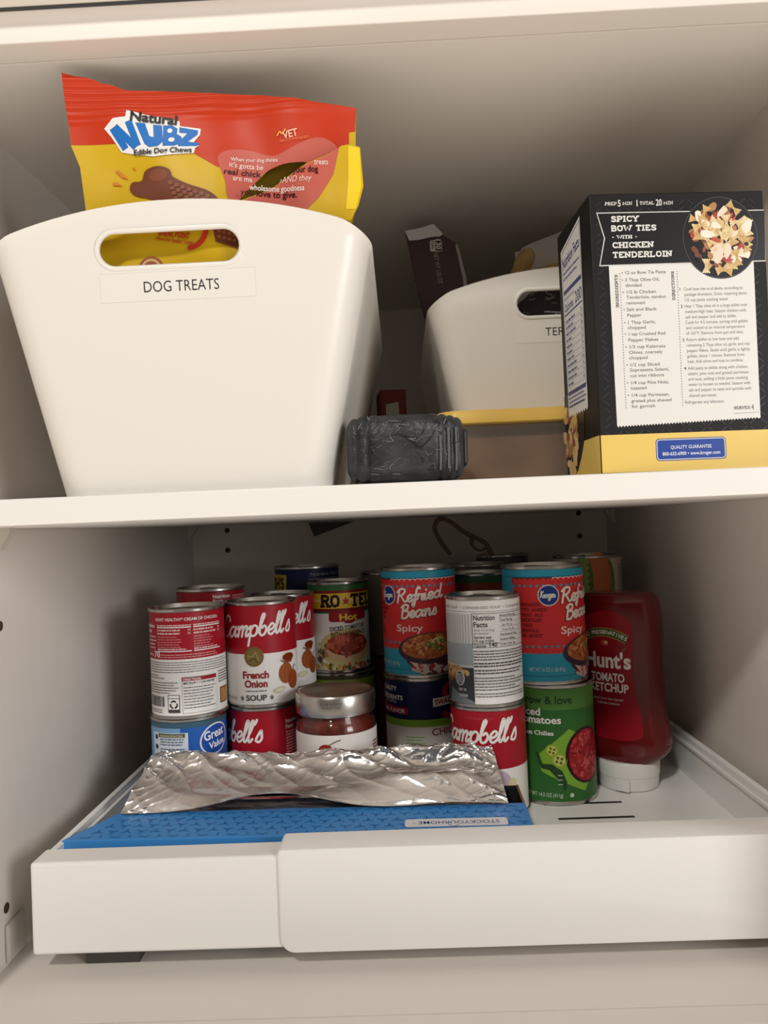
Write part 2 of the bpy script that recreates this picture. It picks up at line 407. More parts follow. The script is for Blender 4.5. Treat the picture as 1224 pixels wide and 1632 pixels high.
# wider sleeve that laps over the front panel
bm = bmesh.new()
def rr(x0, x1, z0, z1, r, y, n=6):
    P = []
    for sx_, sz_, a0, q in ((1, 1, 0, r[0]), (0, 1, PI/2, r[1]), (0, 0, PI, r[2]), (1, 0, 1.5*PI, r[3])):
        cx = x1-q if sx_ else x0+q; cz = z1-q if sz_ else z0+q
        for k in range(n+1): a = a0+PI/2*k/n; P.append((cx+q*math.cos(a), y, cz+q*math.sin(a)))
    return P
x0, x1, z0, z1 = -.0925, .2755, -.2842, -.2148
def rs(d, y): return rr(x0+d, x1-d, z0+d, z1-d, (.0035-d*.6, .0035-d*.6, .010-d*.6, .006-d*.6), y)
loft(bm, [rs(0, .0750), rs(0, .0485), rs(.0005, .0474), rs(.0014, .0470)], True, True, True)
dpart('sleeve_panel', bm, M_DRAWER, 35)
bm = box(-.262, -.2572, .0745, .565, ZD-.004, -.2224, bev=.0006); add_box(bm, -.2572, -.2535, .0745, .565, -.2330, -.2278, bev=.0005)
dpart('side_rail', bm, M_TRAY)
bm = box(.2690, .2745, .0745, .565, ZD-.004, -.2150, bev=.0015); add_box(bm, .2665, .2690, .0745, .565, -.2245, -.2215, bev=.0005)
dpart('side_rail', bm, M_TRAY)
dpart('back_rail', box(-.262, .2745, .565, .570, ZD-.004, -.2224), M_TRAY)
M_BLK = mat((22, 21, 21), .5, name='black')
for xa, xb, y in ((.1241, .1886, .1892), (.118, .1875, .2238)):
    dpart('floor_slot', box(xa, xb, y-.0018, y+.0018, ZD, ZD+.0003), M_BLK)
for xa in (-.2326, .205):
    bm = box(xa, xa+.0378, .066 if xa < 0 else .16, .50, ZF, ZD-.004); dpart('runner', bm, mat((74, 70, 66), .5, name='runner_grey'))

# ================================================================== CANS
def can_body(R, h, tab=True):
    bm = bmesh.new()
    e = .0011
    prof = [(.0001, .0035), (R-.0035, .0035), (R-.0022, .001), (R-.0005, 0), (R+e, .0006), (R+e, .0026), (R, .0034), (R-.0004, .0045),
            (R-.0004, h-.0045), (R, h-.0034), (R+e, h-.0026), (R+e, h-.0007), (R+e*.3, h), (R-.0012, h-.0002), (R-.0022, h-.0042), (R-.0034, h-.0046),
            (R-.0050, h-.0036), (R-.0066, h-.0042), (R*.62, h-.0042), (R*.58, h-.0050), (R*.3, h-.0050), (.0001, h-.0050)]
    lathe(bm, prof, 72)
    return bm
def pull_tab(R, h):
    bm = bmesh.new(); z = h-.0036
    ring = [(.0085*math.cos(a)*1.0, .0125+.0095*math.sin(a)-.006, z+.0006) for a in [2*PI*k/24 for k in range(24)]]
    tube(bm, ring, .0016, 8, True, .55)
    add_box(bm, -.006, .006, R*.45, R*.78, z-.0002, z+.0012, bev=.0005)
    return bm
def make_can(name, label, x, y, z, R, h, art=None, cat='can', tab=True, group=None, tilt=(0, 0), spin=0.0, tabspin=0.6):
    t = thing(name, label, cat, (x, y, z), math.atan2(-x, y+.471)+spin, group)
    t.rotation_euler = (tilt[0], tilt[1], t.rotation_euler.z)
    obj('can_body', can_body(R, h), M_STEEL, t, 40)
    if tab:
        o = obj('pull_tab', pull_tab(R, h), M_STEEL2, t, 40); o.rotation_euler = (0, 0, tabspin)
    if art is not None:
        A = Art(); W = PI*R*1000; art(A, R*1000, h*1000, W)
        n = 66; A.build('paper_label', cyl_map(R-.0001+.0002), t, [(-1+2*k/n)*W for k in range(1, n)], (), .38)
    return t
def full(A, W, y0, y1, col, L=0): A.rect(-W, y0, W, y1, col, L)

RED = (164, 22, 38); WHT = (238, 235, 230); BLKI = (34, 30, 30); GOLD = (126, 106, 58); GREY = (130, 126, 122)
def as_(R, s): return R*math.asin(max(-1, min(1, s)))

def soup_front(A, R, W, H, shift):
    """red over white soup label; shift moves the artwork around the can"""
    full(A, W, 3.2, 49, WHT); full(A, W, 49, H-3.4, RED)
    x = shift
    A.script("Campbell's", x-47, 63.5, 9.4, 2.1, (240, 236, 230), 2, .2, 77, .05)
def medal(A, x, y, r):
    A.ell(x, y, r, r, GOLD, 2, 36); A.ell(x, y, r*.88, r*.88, (104, 86, 44), 3, 36); A.ell(x, y, r*.82, r*.82, GOLD, 4, 36)
    A.stroke([(x-r*.6, y+r*.1), (x-r*.1, y+r*.05), (x+r*.2, y+r*.5), (x+r*.3, y+r*.1), (x+r*.5, y-r*.4)], r*.12, (160, 140, 88), 5, 4)
    A.stroke([(x-r*.4, y-r*.4), (x, y-r*.15), (x+r*.4, y-r*.55)], r*.14, (92, 76, 40), 5, 4)
def onions(A, x, y):
    A.ell(x+1.5, y+22, 8.5, 4.6, (232, 222, 210), 2); A.ell(x+1.5, y+21.5, 7.2, 3.6, (120, 46, 20), 3)
    A.poly([(x-6, y+21), (x-2, y+16), (x+5, y+16), (x+9, y+21)], (150, 66, 34), 2.5)
    A.ell(x-2, y+7, 8.2, 9.5, (158, 82, 40), 4); A.stroke([(x-3, y+15.5), (x-5, y+18), (x-8, y+19)], 1, (96, 70, 40), 5, 3)
    for k in (-4, 0, 4): A.stroke([(x-2+k*.4, y+16), (x-2+k*1.3, y+8), (x-2+k*.5, y-2)], .5, (182, 108, 58), 5, 4)
    A.ell(x+7, y, 7, 8.6, (146, 68, 34), 6); A.stroke([(x+7, y+8), (x+8, y+11), (x+10, y+13)], .9, (96, 70, 40), 7, 3)
    for k in (-3, 0, 3): A.stroke([(x+7+k*.4, y+8), (x+7+k*1.2, y), (x+7+k*.4, y-8)], .5, (176, 98, 54), 7, 4)
    A.ell(x-10, y-7, 6.5, 2.6, (206, 196, 160), 4, rot=.15); A.ell(x-9.5, y-7, 4, 1.5, (226, 220, 196), 5, rot=.15)
def art_onion(A, R, H, W):
    soup_front(A, R, W, H, 0)
    medal(A, -7.5, 46.5, 9)
    A.text('French', -6.5, 27, 6.2, (150, 24, 34), 3, 'C', 24, .034); A.text('Onion', -6.5, 19.0, 6.2, (150, 24, 34), 3, 'C', 21, .034)
    A.dash(-16, 15.0, 3, 1, 1, 1.1, GREY, 3, 4, ragged=.05)
    A.text('SOUP', -6.5, 7.0, 4.8, (62, 58, 56), 3, 'C', 19, .024)
    for x in (-20, 7.5):
        for a in (0, .8, -.8): A.stroke([(x, 7.3), (x+math.sin(a)*2, 7.3+math.cos(a)*3.8)], .8, (92, 86, 78), 3)
    onions(A, 25, 22)
    A.text('NET WT 10.5 OZ', -46, 7.5, 2.6, (120, 116, 110), 3, 'L', 20)
def art_onion_turned(A, R, H, W):
    B = Art(); art_onion(B, R, H, W)
    for v, f, c, L in B.items:
        if L < 1: A.tri(v, f, c, L)
        else: A.tri([(p[0]+4, p[1]) for p in v], f, c, L)
def art_red_front(A, R, H, W):        # lower red can, lettering turned to the left, facts panel at its right
    full(A, W, 3.2, 40, WHT); full(A, W, 40, H-3.4, RED)
    A.script("Campbell's", -86, 63, 9.5, 2.2, (236, 232, 226), 2, .2, 84, .03)
    A.text('Nutrition', 21, 79, 3.4, WHT, 2, 'L', None, .015); A.text('Facts', 21, 74, 3.4, WHT, 2, 'L', None, .015)
    A.dash(21, 70, 50, 12, 2.6, 1.2, (216, 160, 160), 2, 9)
def art_red_mush(A, R, H, W):
    full(A, W, 3.2, 43, WHT); full(A, W, 43, H-3.4, RED)
    A.text('CONDENSED', -8, 85.5, 2.2, (188, 70, 74), 2, 'C', 26)
    A.script("Campbell's", -56, 64.5, 9.4, 2.2, (240, 236, 230), 2, .2, 82, .03)
    A.ell(7, 30, 12, 12, (196, 176, 186), 1.5); A.ell(13, 18, 6, 8, (214, 202, 166), 2.5); A.ell(22, 14, 7, 9, (222, 212, 180), 3)
    A.ell(20, 30, 4, 4.6, (222, 206, 160), 3); A.ell(-14, 22, 12, 10, (200, 184, 150), 2)
def art_chicken_back(A, R, H, W):     # back of a red and white soup can
    full(A, W, 3.2, 52, WHT); full(A, W, 52, H-3.4, RED); pk = (232, 196, 194)
    A.text('HEART HEALTHY* CREAM OF CHICKEN', -1, 85.4, 2.5, WHT, 2, 'C', 60, .012)
    A.text('Nutrition', -48, 79.5, 3.2, WHT, 2, 'L', 15, .02); A.text('Facts', -48, 75, 3.2, WHT, 2, 'L', 10, .02)
    A.dash(-48, 71, -30, 4, 3.2, 1.1, pk, 2, 11); A.text('Calories', -48, 55, 2.2, WHT, 2, 'L', 12, .015); A.text('70', -34, 53.8, 5.2, WHT, 2, 'L', None, .02)
    for xa, xb in ((-29, 3), (5, 32)):
        A.rect(xa, 79.3, xb, 80.3, WHT, 2); A.dash(xa, 81, xb, 1, 2, 1, pk, 2, 21, ragged=0)
        A.dash(xa, 76.6, xb-4, 2, 2.8, 1.3, pk, 2, 22); A.dash(xa, 71, xb-8, 5, 2.2, .9, (210, 120, 124), 2, 23)
        A.rect(xa, 58.6, xb, 59.5, WHT, 2); A.dash(xa, 60.3, xb, 1, 2, 1.1, pk, 2, 24)
        A.text('2%', xb-3, 76.5, 1.6, WHT, 2); A.text('3%', xb-3, 73.6, 1.6, WHT, 2)
    A.dash(-29, 55.5, 30, 2, 2, .9, (218, 150, 150), 2, 25)
    A.dash(-50, 49, 45, 5, 2.1, .75, (120, 116, 116), 2, 26, ragged=.08)
    A.dash(-50, 37.5, -20, 2, 2.2, .8, (120, 116, 116), 2, 27, ragged=.5); A.dash(-50, 31.5, -9, 5, 2.2, .8, (120, 116, 116), 2, 28)
    for k in range(17):
        r = random.Random(k); A.rect(-44+k*1.25, 11, -44+k*1.25+.35+.6*r.random(), 20, (64, 62, 62), 2)
    A.rect(-19.5, 6, -8.5, 21.5, (70, 68, 68), 2); A.rect(-18.8, 9, -9.2, 18.2, WHT, 3); A.rect(-18.8, 18.8, -9.2, 21, WHT, 3)
    for k in range(3):
        a = 2*PI*k/3+PI/2; A.stroke([(-14+3.1*math.cos(a-.75), 13.2+3.1*math.sin(a-.75)), (-14+3.1*math.cos(a), 13.2+3.1*math.sin(a)), (-14+3.1*math.cos(a+.45), 13.2+3.1*math.sin(a+.45))], 1.5, (40, 38, 38), 4, 3, cap=False)
        b = a+.8; A.poly([(-14+1.9*math.cos(b-.25), 13.2+1.9*math.sin(b-.25)), (-14+4.3*math.cos(b-.25), 13.2+4.3*math.sin(b-.25)), (-14+3.1*math.cos(b+.25), 13.2+3.1*math.sin(b+.25))], (40, 38, 38), 4)
    A.rect(-6.4, 5.2, 25.4, 36.6, (150, 146, 146), 2); A.rect(-6, 5.6, 25, 36.2, WHT, 3); A.rect(-6, 33, 25, 36.2, (160, 24, 38), 4)
    A.text('DIRECTIONS:', -5, 33.5, 2.0, WHT, 5, 'L', 15, .015); A.text('MIX SOUP + 1 CAN WATER', -5, 30.2, 1.9, BLKI, 5, 'L', 28, .015)
    A.dash(-5, 27, 24, 8, 2.5, .85, (120, 116, 116), 5, 31)
    A.dash(28, 37, 48, 5, 2.3, 1.1, (110, 106, 106), 2, 33); A.rect(30, 9, 44, 23, (92, 56, 26), 2); A.rect(31, 10, 44, 22, (198, 140, 74), 3)
    for k in range(3): A.rect(33+k*4, 10, 33.8+k*4, 22, (150, 92, 44), 4)
    A.dash(-44, 7.6, -24, 2, 2, .9, GREY, 2, 34)
def art_blue_tomato(A, R, H, W):
    full(A, W, 3.2, H-3.4, (36, 92, 172)); A.rect(-W, 3.2, -8, H-3.4, (116, 156, 196), 1)
    full(A, W, H-8, H-3.4, (60, 92, 110), 1.5)
    A.rect(-38, 30, -1.5, H-12, (206, 214, 224), 2); A.rect(-30, H-16, -4, H-12.5, (88, 86, 62), 3)
    A.text('MICROWAVE INSTRUCTIONS', -28, H-15.4, 1.7, (230, 226, 190), 4, 'L', 22)
    for k in range(5):
        A.ell(-33, H-16-k*8.5, 2.2, 2.2, (46, 56, 76), 3); A.dash(-28, H-18-k*8.5, -3, 3, 2.3, 1.0, (70, 84, 108), 3, 40+k)
    A.ell(24, H-21, 16, 13.5, (232, 234, 238), 2, rot=.3); A.ell(24, H-21, 14.6, 12.2, (28, 78, 166), 3, rot=.3)
    A.text('Great', 23.5, H-20, 7.4, (244, 244, 246), 4, 'C', 22, .02, .1, .14); A.text('Value', 26, H-28, 5.6, (244, 244, 246), 4, 'C', 18, .02, .1, .14)
    A.ell(24, 24, 20, 34, (226, 220, 218), 1.6); A.text('Tomato', 15, 44, 8, (160, 40, 44), 3, 'L', 34, .02)
def art_dark_red(A, R, H, W):
    full(A, W, 3.2, 45, WHT); full(A, W, 45, H-3.4, (140, 20, 34))
    A.text('Nutrition', 2, H-9.5, 3.2, WHT, 2, 'L', 17, .015); A.text('Facts', 2, H-14, 3.2, WHT, 2, 'L', 10, .015); A.dash(22, H-9, 48, 8, 2.4, 1.1, (206, 140, 140), 2, 50)
def art_navy_back(A, R, H, W):
    full(A, W, 3.2, H-3.4, (24, 32, 78))
    A.poly([(-58, 72), (-26, 76), (-25, H-9), (-58, H-8)], (206, 178, 44), 1); A.text("BUSH'S", -29, 82, 12, (26, 24, 40), 2, 'R', 36, .03)
    A.text('Nutrition Facts', 4, H-11, 3.6, (150, 154, 172), 2, 'L', 38, .01)
    A.dash(2, H-15, 46, 24, 3.4, 1.2, (122, 128, 150), 2, 51, ragged=.05)
    for k in range(6): A.rect(2, H-17-k*12, 46, H-16.4-k*12, (150, 154, 172), 2)
def rotel(A, R, H, W, sh=0):
    full(A, W, 3.2, H-3.4, WHT); full(A, W, H-9, H-3.4, (52, 100, 58), 1); full(A, W, H-12, H-9, (130, 28, 34), 1)
    full(A, W, H-28, H-12, (224, 186, 52), 1); full(A, W, H-21, H-18, (236, 214, 120), 1.2); full(A, W, H-31, H-28, (120, 28, 34), 1); full(A, W, H-33, H-31, (52, 100, 58), 1)
    A.slab('RO', sh-26, H-27, 14, (28, 24, 24), 3, .22, 'L', 20, 0, .1)
    P = []
    for k in range(10):
        a = PI/2+PI*k/5; r = 5 if k % 2 == 0 else 2.1; P.append((sh+.5+r*math.cos(a), H-20.5+r*math.sin(a)))
    A.poly([(p[0]*1.0, p[1]) for p in P], (166, 36, 40), 4)
    A.slab('TEL', sh+6.5, H-27, 14, (28, 24, 24), 3, .22, 'L', 29, 0, .14)
    A.poly([(sh-18, H-33), (sh-15, H-31), (sh+22, H-31), (sh+25, H-33), (sh+25, H-40), (sh+10, H-42), (sh+6, H-44), (sh, H-44), (sh-3, H-42), (sh-16, H-42), (sh-18, H-40)], (150, 26, 36), 3)
    A.text('Hot', sh+3, H-40.4, 6.4, (238, 206, 60), 4, 'C', 20, .035)
    A.text('DICED TOMATOES', sh+3, H-50.5, 4.4, BLKI, 4, 'C', 40, .016, 0, .06); A.text('WITH HABANEROS', sh+3, H-56.5, 4.4, BLKI, 4, 'C', 40, .016, 0, .06)
    A.ell(sh, 26, 30, 20, (208, 192, 120), 1.4); A.ell(sh+2, 26, 26, 14.5, (214, 178, 140), 2, 36); A.ell(sh+2, 29.5, 23.5, 11.5, (120, 44, 30), 3, 36)
    A.blobs(sh+2, 29.5, 22, 10.5, 90, 3.0, [(166, 62, 46), (186, 84, 62), (148, 48, 36), (200, 104, 78)], 4, 7)
    A.blobs(sh, 6.5, 36, 3, 40, 2.6, [(190, 92, 52), (204, 168, 60), (70, 92, 48), (214, 196, 150)], 3, 8)
    A.blobs(sh-27, 22, 6, 14, 26, 2.6, [(176, 120, 84), (96, 66, 46), (204, 180, 130), (90, 104, 56)], 3, 9)
def art_rotel(A, R, H, W): rotel(A, R, H, W, 8)
def art_green_band(A, R, H, W):
    full(A, W, 3.2, H-3.4, (30, 28, 28)); full(A, W, H-10, H-3.4, (40, 84, 58), 1); full(A, W, H-18, H-10, (126, 50, 34), 1)
    full(A, W, H-34, H-18, (206, 172, 60), 1)
def art_lime(A, R, H, W):
    full(A, W, 3.2, H-3.4, (24, 23, 24)); full(A, W, H-34, H-3.4, (132, 156, 44), 1); full(A, W, H-7, H-3.4, (70, 66, 52), 2)
TEAL = (46, 156, 186); BRED = (214, 50, 52)
def art_beans(A, R, H, W, sh=0.0):
    full(A, W, 3.2, H-3.4, TEAL); full(A, W, H-10.2, H-9.6, (26, 84, 110), 1); full(A, W, 8, 8.5, (26, 84, 110), 1)
    ys, yb = H-13.5, 31
    A.rect(sh-59, yb, sh+72, ys, BRED, 1)
    for k in range(24):
        x = sh-57+k*5.5
        if x > sh-22: A.ell(x, ys, 3.5, 3.6, (236, 226, 220), .6)
        else: A.ell(x, ys, 3.6, 3.8, (60, 24, 34), .6)
        A.ell(x, ys-.3, 3.0, 3.1, BRED, 1.2)
        A.ell(x, ys-4.2, 1.35, 1.35, TEAL, 2, 10)
        A.ell(x, yb, 3.1, 3.1, BRED, 1.2); A.ell(x, yb+3.6, 1.3, 1.3, TEAL, 2, 10)
    A.ell(sh-25, H-26.4, 9.6, 9.6, (236, 232, 228), 3, 36); A.ell(sh-25, H-26.4, 8.7, 8.7, (28, 62, 140), 4, 36)
    A.script('Kroger', sh-32.6, H-28.4, 3.0, .95, (240, 238, 236), 5, .15, 13.5)
    A.script('Refried', sh-14.2, H-34.4, 6.4, 2.2, (70, 20, 26), 3, .15, 46, .10); A.script('Refried', sh-13.6, H-33.8, 6.4, 2.1, (246, 232, 222), 4, .15, 46, .10)
    A.script('Beans', sh-10.4, H-49.6, 6.3, 2.2, (70, 20, 26), 3, .15, 36, .10); A.script('Beans', sh-9.8, H-49.0, 6.3, 2.1, (246, 232, 222), 4, .15, 36, .10)
    A.text('Spicy', sh-15, H-61.4, 6.4, (246, 214, 206), 4, 'L', 27, .02)
    for k, w in enumerate(('BECAUSE', 'YOU AGREE', 'THAT ALL', 'MEXICAN', 'FOOD', 'SHOULD', 'BE SPICY')):
        A.slab(w, sh-51, H-36-k*4.7, 3.2, (130, 22, 30), 3, .22)
    cx, cy = sh+19, 29
    A.poly([(cx-30, cy+2), (cx-24, cy-14), (cx-10, 3.4), (cx+24, 3.4), (cx+34, cy)], (86, 40, 56), 2.4)
    A.blobs(cx+4, 10.5, 22, 6, 50, 3, [(196, 168, 160), (160, 40, 52), (86, 34, 52), (204, 190, 180)], 3.4, 5)
    A.poly([(cx-26, cy-8), (cx-8, 3.4), (cx-2, 6), (cx-4, 12), (cx-14, 16)], (206, 190, 182), 4.6)
    A.blobs(cx-11, 9, 5, 3, 8, 2.5, [(190, 40, 48), (200, 186, 176)], 4.8, 6)
    A.ell(cx, cy, 33, 15, (52, 40, 56), 5, 44, .05); A.ell(cx+1, cy+2, 30, 12.2, (178, 100, 50), 6, 44, .05)
    A.blobs(cx+1, cy+2, 29, 11.4, 150, 2.0, [(190, 112, 58), (206, 132, 74), (164, 84, 40), (214, 150, 92), (150, 66, 40)], 7, 3)
    r = random.Random(4)
    for k in range(26):
        x, y, a = cx+5+r.uniform(-8, 9), cy+5+r.uniform(-4, 5), r.uniform(0, PI)
        A.stroke([(x, y), (x+4*math.cos(a), y+2.4*math.sin(a))], .9, [(224, 206, 130), (232, 220, 160)][k % 2], 9.4+k*.01)
    for x, y in ((2, 2), (8, -1), (12, 6), (-3, 4)):
        A.ell(cx+x, cy+y, 3.4, 2.2, (98, 120, 48), 10); A.ell(cx+x, cy+y, 1.7, 1, (160, 172, 96), 10.3)
    A.text('NET WT 16 OZ (1 LB) 453g', sh-45, 12.5, 3.4, (190, 218, 224), 4, 'L', 32, .01)
def art_beans_left(A, R, H, W): art_beans(A, R, H, W, -9)
def art_beans_right(A, R, H, W): art_beans(A, R, H, W, 30)
def art_swanson(A, R, H, W):
    full(A, W, 3.2, 60, (222, 220, 212)); full(A, W, 67, H-3.4, (26, 30, 74), 1); full(A, W, 60, 67.5, (126, 176, 52), .5)
    A.text('QUALITY', -27, H-13, 4.2, WHT, 2, 'R', 26, .02); A.text('INGREDIENTS', -20, H-21.5, 4.2, WHT, 2, 'R', 42, .02)
    A.text('AND CRAFTED', -28, H-25, 2.4, (190, 192, 206), 2, 'R', 20); A.poly([(-60, 73), (-15, 71.5), (-15, 78.5), (-60, 79.5)], (150, 26, 50), 2)
    A.text('BIG FLAVOR', -18, 73, 3.8, (236, 220, 222), 3, 'R', 30, .02)
    A.stroke([(38, 95), (30, 99), (23, 93), (28, 85), (37, 80), (40, 74), (32, 68), (22, 71)], 6, (158, 24, 46), 2, 5)
    A.poly([(10, 79), (48, 81), (48, 89), (10, 87)], (226, 222, 218), 3); A.text('SWANSON', 12, 81, 4.6, (150, 24, 40), 4, 'L', 33, .03, 0, .03)
    A.text('CHICKEN', 8, 51.5, 6.5, (130, 34, 42), 2, 'L', 44, .01); A.dash(-18, 50, 2, 3, 3, 1, (150, 190, 90), 2, 60)
def art_white_facts(A, R, H, W):
    full(A, W, 3.2, H-3.4, (238, 236, 232)); dk = (62, 60, 60)
    for k in range(5): A.text('CONDENSED SOUP  •', -96+k*39, H-10.5, 2.3, (150, 148, 146), 2, 'L', 37)
    full(A, W, H-13, H-12.6, (150, 148, 146), 2)
    A.rect(-52, H-41, -11, H-14.5, (212, 212, 210), 1.2)
    for k in range(14): A.rect(-50+k*2.8, H-40, -49.2+k*2.8, H-15.5, (168, 170, 172), 1.5)
    A.rect(-52, H-60, -10, H-40.5, (156, 166, 168), 2); A.rect(-52, 3.2, -10, H-59.5, (58, 58, 58), 2)
    A.rect(-52, H-61.3, -10, H-59.3, (196, 198, 196), 3)
    A.blobs(-34, H-66, 20, 5, 26, 3, [(188, 140, 84), (210, 172, 116), (162, 108, 58)], 3, 13)
    A.poly([(-40, 3.2), (-36, 16), (-22, 10), (-10, 5), (-10, 3.2)], (112, 122, 122), 3)
    A.ell(-24, 25, 5.2, 6.6, (200, 200, 198), 4); A.ell(-24, 25, 4.2, 5.6, (58, 58, 58), 5)
    for k in range(-2, 3): A.stroke([(-24+k*1.6, 21), (-24+k*1.6+.6, 29)], .7, (200, 200, 198), 6)
    A.dash(-26, 14, -16, 2, 5, 2.4, (150, 152, 152), 4, 70)
    x = -9.5; A.rect(x-.6, H-44, 46, H-14.3, dk, 2); A.rect(x, H-43.6, 46, H-14.7, (226, 224, 220), 3)
    A.text('Nutrition', x+1, H-20.2, 4.2, dk, 4, 'L', 18.5, .02); A.text('Facts', x+1, H-26, 4.2, dk, 4, 'L', 12, .02)
    A.text('about 2.5 servings', x+1, H-29.6, 2, GREY, 4, 'L', 18); A.text('per container', x+1, H-32.4, 2, GREY, 4, 'L', 13)
    A.text('Serving size', x+1, H-36, 2.3, dk, 4, 'L', 15, .018); A.text('1/2 cup (120g)', x+1, H-39.2, 2.3, dk, 4, 'L', 17, .018)
    A.rect(x, H-40.6, 14, H-40.1, dk, 4); A.text('Calories', x+1, H-43.3, 2.3, dk, 4, 'L', 10, .018); A.text('140', x+14, H-43.2, 3.6, dk, 4, 'L', None, .02)
    for k, t in enumerate(('Amount/serving', 'Total Fat 6g', '  Sat. Fat 1g', '  Trans Fat 0g', 'Cholesterol 5mg', 'Sodium 650mg', 'Total Carb. 9g')):
        A.text(t.strip(), 14+(2 if t[0] == ' ' else 0), H-17.5-k*4.1, 1.9, dk if t[0] != ' ' else GREY, 4, 'L', None, .012); A.rect(13.5, H-18.4-k*4.1, 46, H-18.1-k*4.1, dk if k == 0 else (150, 148, 146), 4)
    A.dash(x, H-47.5, 46, 4, 2.4, 1.0, (100, 98, 98), 3, 71, ragged=.1); A.dash(x, H-58, 44, 2, 2.4, 1.1, (60, 58, 58), 3, 72)
    A.dash(x, H-64, 42, 2, 2.5, 1.0, (80, 78, 78), 3, 73); A.dash(x, H-70.5, 44, 5, 2.5, .95, (110, 108, 108), 3, 74, ragged=.35); A.dash(x, H-84, 46, 2, 2.3, .9, (110, 108, 108), 3, 75)
def art_green_tom(A, R, H, W):
    G1 = (58, 118, 52); full(A, W, 3.2, H-3.4, (50, 106, 48)); full(A, W, H-22, H-3.4, (84, 134, 62), .6)
    A.text('grow & love', -6, H-16.5, 7.0, (34, 62, 36), 3, 'C', 48, .012)
    A.text('Diced', -35, H-27, 6.4, WHT, 3, 'L', 24, .022); A.text('Tomatoes', -35, H-34, 6.4, WHT, 3, 'L', 42, .022)
    A.text('with', -35, H-39.5, 3.2, WHT, 3, 'L', 9, .02); A.text('Green Chilies', -36, H-44.5, 3.8, WHT, 3, 'L', 36, .022)
    A.poly([(-16, 44), (14, 68), (32, 58), (46, 38), (28, 11), (-12, 30)], (128, 178, 58), 2)
    A.ell(31, 43, 21.5, 25, (48, 20, 22), 4, 40); A.ell(32, 43, 19.5, 23, (158, 30, 38), 5, 40)
    A.blobs(32, 43, 18.5, 21.5, 120, 2.4, [(176, 40, 46), (190, 58, 62), (140, 22, 32), (206, 84, 84)], 6, 15)
    for cx, cy, r in ((-2, 49, 6), (4, 40.5, 7)):
        A.ell(cx, cy, r, r*.95, (156, 176, 56), 4); A.ell(cx, cy, r*.72, r*.68, (206, 212, 116), 5)
        for k in range(4): a = PI/2*k+.5; A.ell(cx+r*.38*math.cos(a), cy+r*.38*math.sin(a), r*.2, r*.2, (96, 110, 40), 6, 10)
    A.poly([(-17, 47), (-15, 39), (-12, 33), (-5, 32), (3, 23), (8, 13), (10, 21), (6, 31), (-2, 37), (-11, 37), (-14, 47)], (40, 70, 38), 7)
    for k in range(3): A.rect(2, 19+k*4, 6, 19.6+k*4, (206, 220, 206), 8)
    A.text('NET WT 14.5 OZ (411g)', -30, 7.8, 3.2, (196, 214, 190), 3, 'L', 36, .012); A.ell(14, 9.2, 1.9, 1.9, (196, 214, 190), 3)
    A.text('PRODUCT', 43, 17, 1.8, (196, 214, 190), 3)
def art_veg(A, R, H, W):
    full(A, W, 3.2, H-3.4, (204, 194, 176)); A.ell(11, H-26, 14, 30, (196, 112, 68), 2); A.ell(23, H-30, 9, 26, (110, 124, 58), 3); A.ell(18, H-24, 8, 24, (196, 112, 68), 3.5)
    A.ell(-4, H-26, 10, 28, (92, 112, 52), 4)
    for k in range(7): A.ell(-4, H-6-k*7.2, 6.2, 4.2, (140, 158, 84), 5)
    A.dash(40, H-12, 56, 14, 3, 1.2, (130, 120, 108), 2, 80)
def art_plain(col):
    def f(A, R, H, W): full(A, W, 3.2, H-3.4, col)
    return f

RS, HS, RB, HB = .0330, .0957, .0374, .1070
Z2S, Z2B = ZD+HS, ZD+HB
gs, gb = 'soup cans in the drawer', 'food cans in the drawer'
def px(name): return None
make_can('soup_can', 'blue tomato soup can under the red and white can at the left end', -.1995, .2255, ZD, RS, HS, art_blue_tomato, group=gs)
make_can('soup_can', 'red and white soup can with its small-print back label showing, topmost at the left end', -.1975, .2235, Z2S, RS, HS, art_chicken_back, group=gs, tabspin=2.4)
make_can('soup_can', 'red soup can directly beneath the onion soup can', -.1372, .2562, ZD, RS, HS, art_red_front, group=gs)
make_can('soup_can', 'red and white French onion soup can in front, onions on its label', -.1364, .2560, Z2S, RS, HS, art_onion, group=gs, tabspin=1.0)
make_can('soup_can', 'red soup can showing only its top behind the leftmost stack', -.1935, .2960, Z2B, RS, HS, art_dark_red, group=gs, tabspin=.2)
make_can('soup_can', 'second onion soup can half hidden behind the front onion soup can', -.1270, .3252, Z2S, RS, HS, art_onion_turned, group=gs, tabspin=.2)
make_can('bean_can', 'navy blue can with a yellow corner standing against the back', -.1125, .4300, Z2B, RB, HB, art_navy_back, group=gb, tabspin=.2)
make_can('tomato_can', 'diced tomato can with yellow band, red star and chili bowl', -.0720, .3680, ZD+.1035, RS, HS, art_rotel, group=gb, tabspin=.4)
make_can('food_can', 'can with a lime green band beneath the diced tomatoes with the red star', -.0700, .3680, ZD, RB-.002, .1035, art_lime, tab=False, group=gb)
make_can('bean_can', 'turquoise and red refried beans can in the middle, on a navy can', .0157, .3110, Z2B, RB, HB, art_beans_left, group=gb, tabspin=.4)
make_can('food_can', 'navy, lime and white chicken can under the middle refried beans', .0150, .3105, ZD, RB, HB, art_swanson, tab=False, group=gb)
make_can('soup_can', 'white soup can with a nutrition facts panel, in the front right of centre', .0712, .2245, Z2S, RS, HS, art_white_facts, group=gs, tabspin=.1)
make_can('soup_can', 'red soup can under the white nutrition facts can', .0716, .2245, ZD, RS, HS, art_red_mush, group=gs, tab=False)
make_can('bean_can', 'turquoise and red refried beans can on the green can by the ketchup', .1318, .2575, Z2B, RB, HB, art_beans_right, group=gb, tabspin=.4)
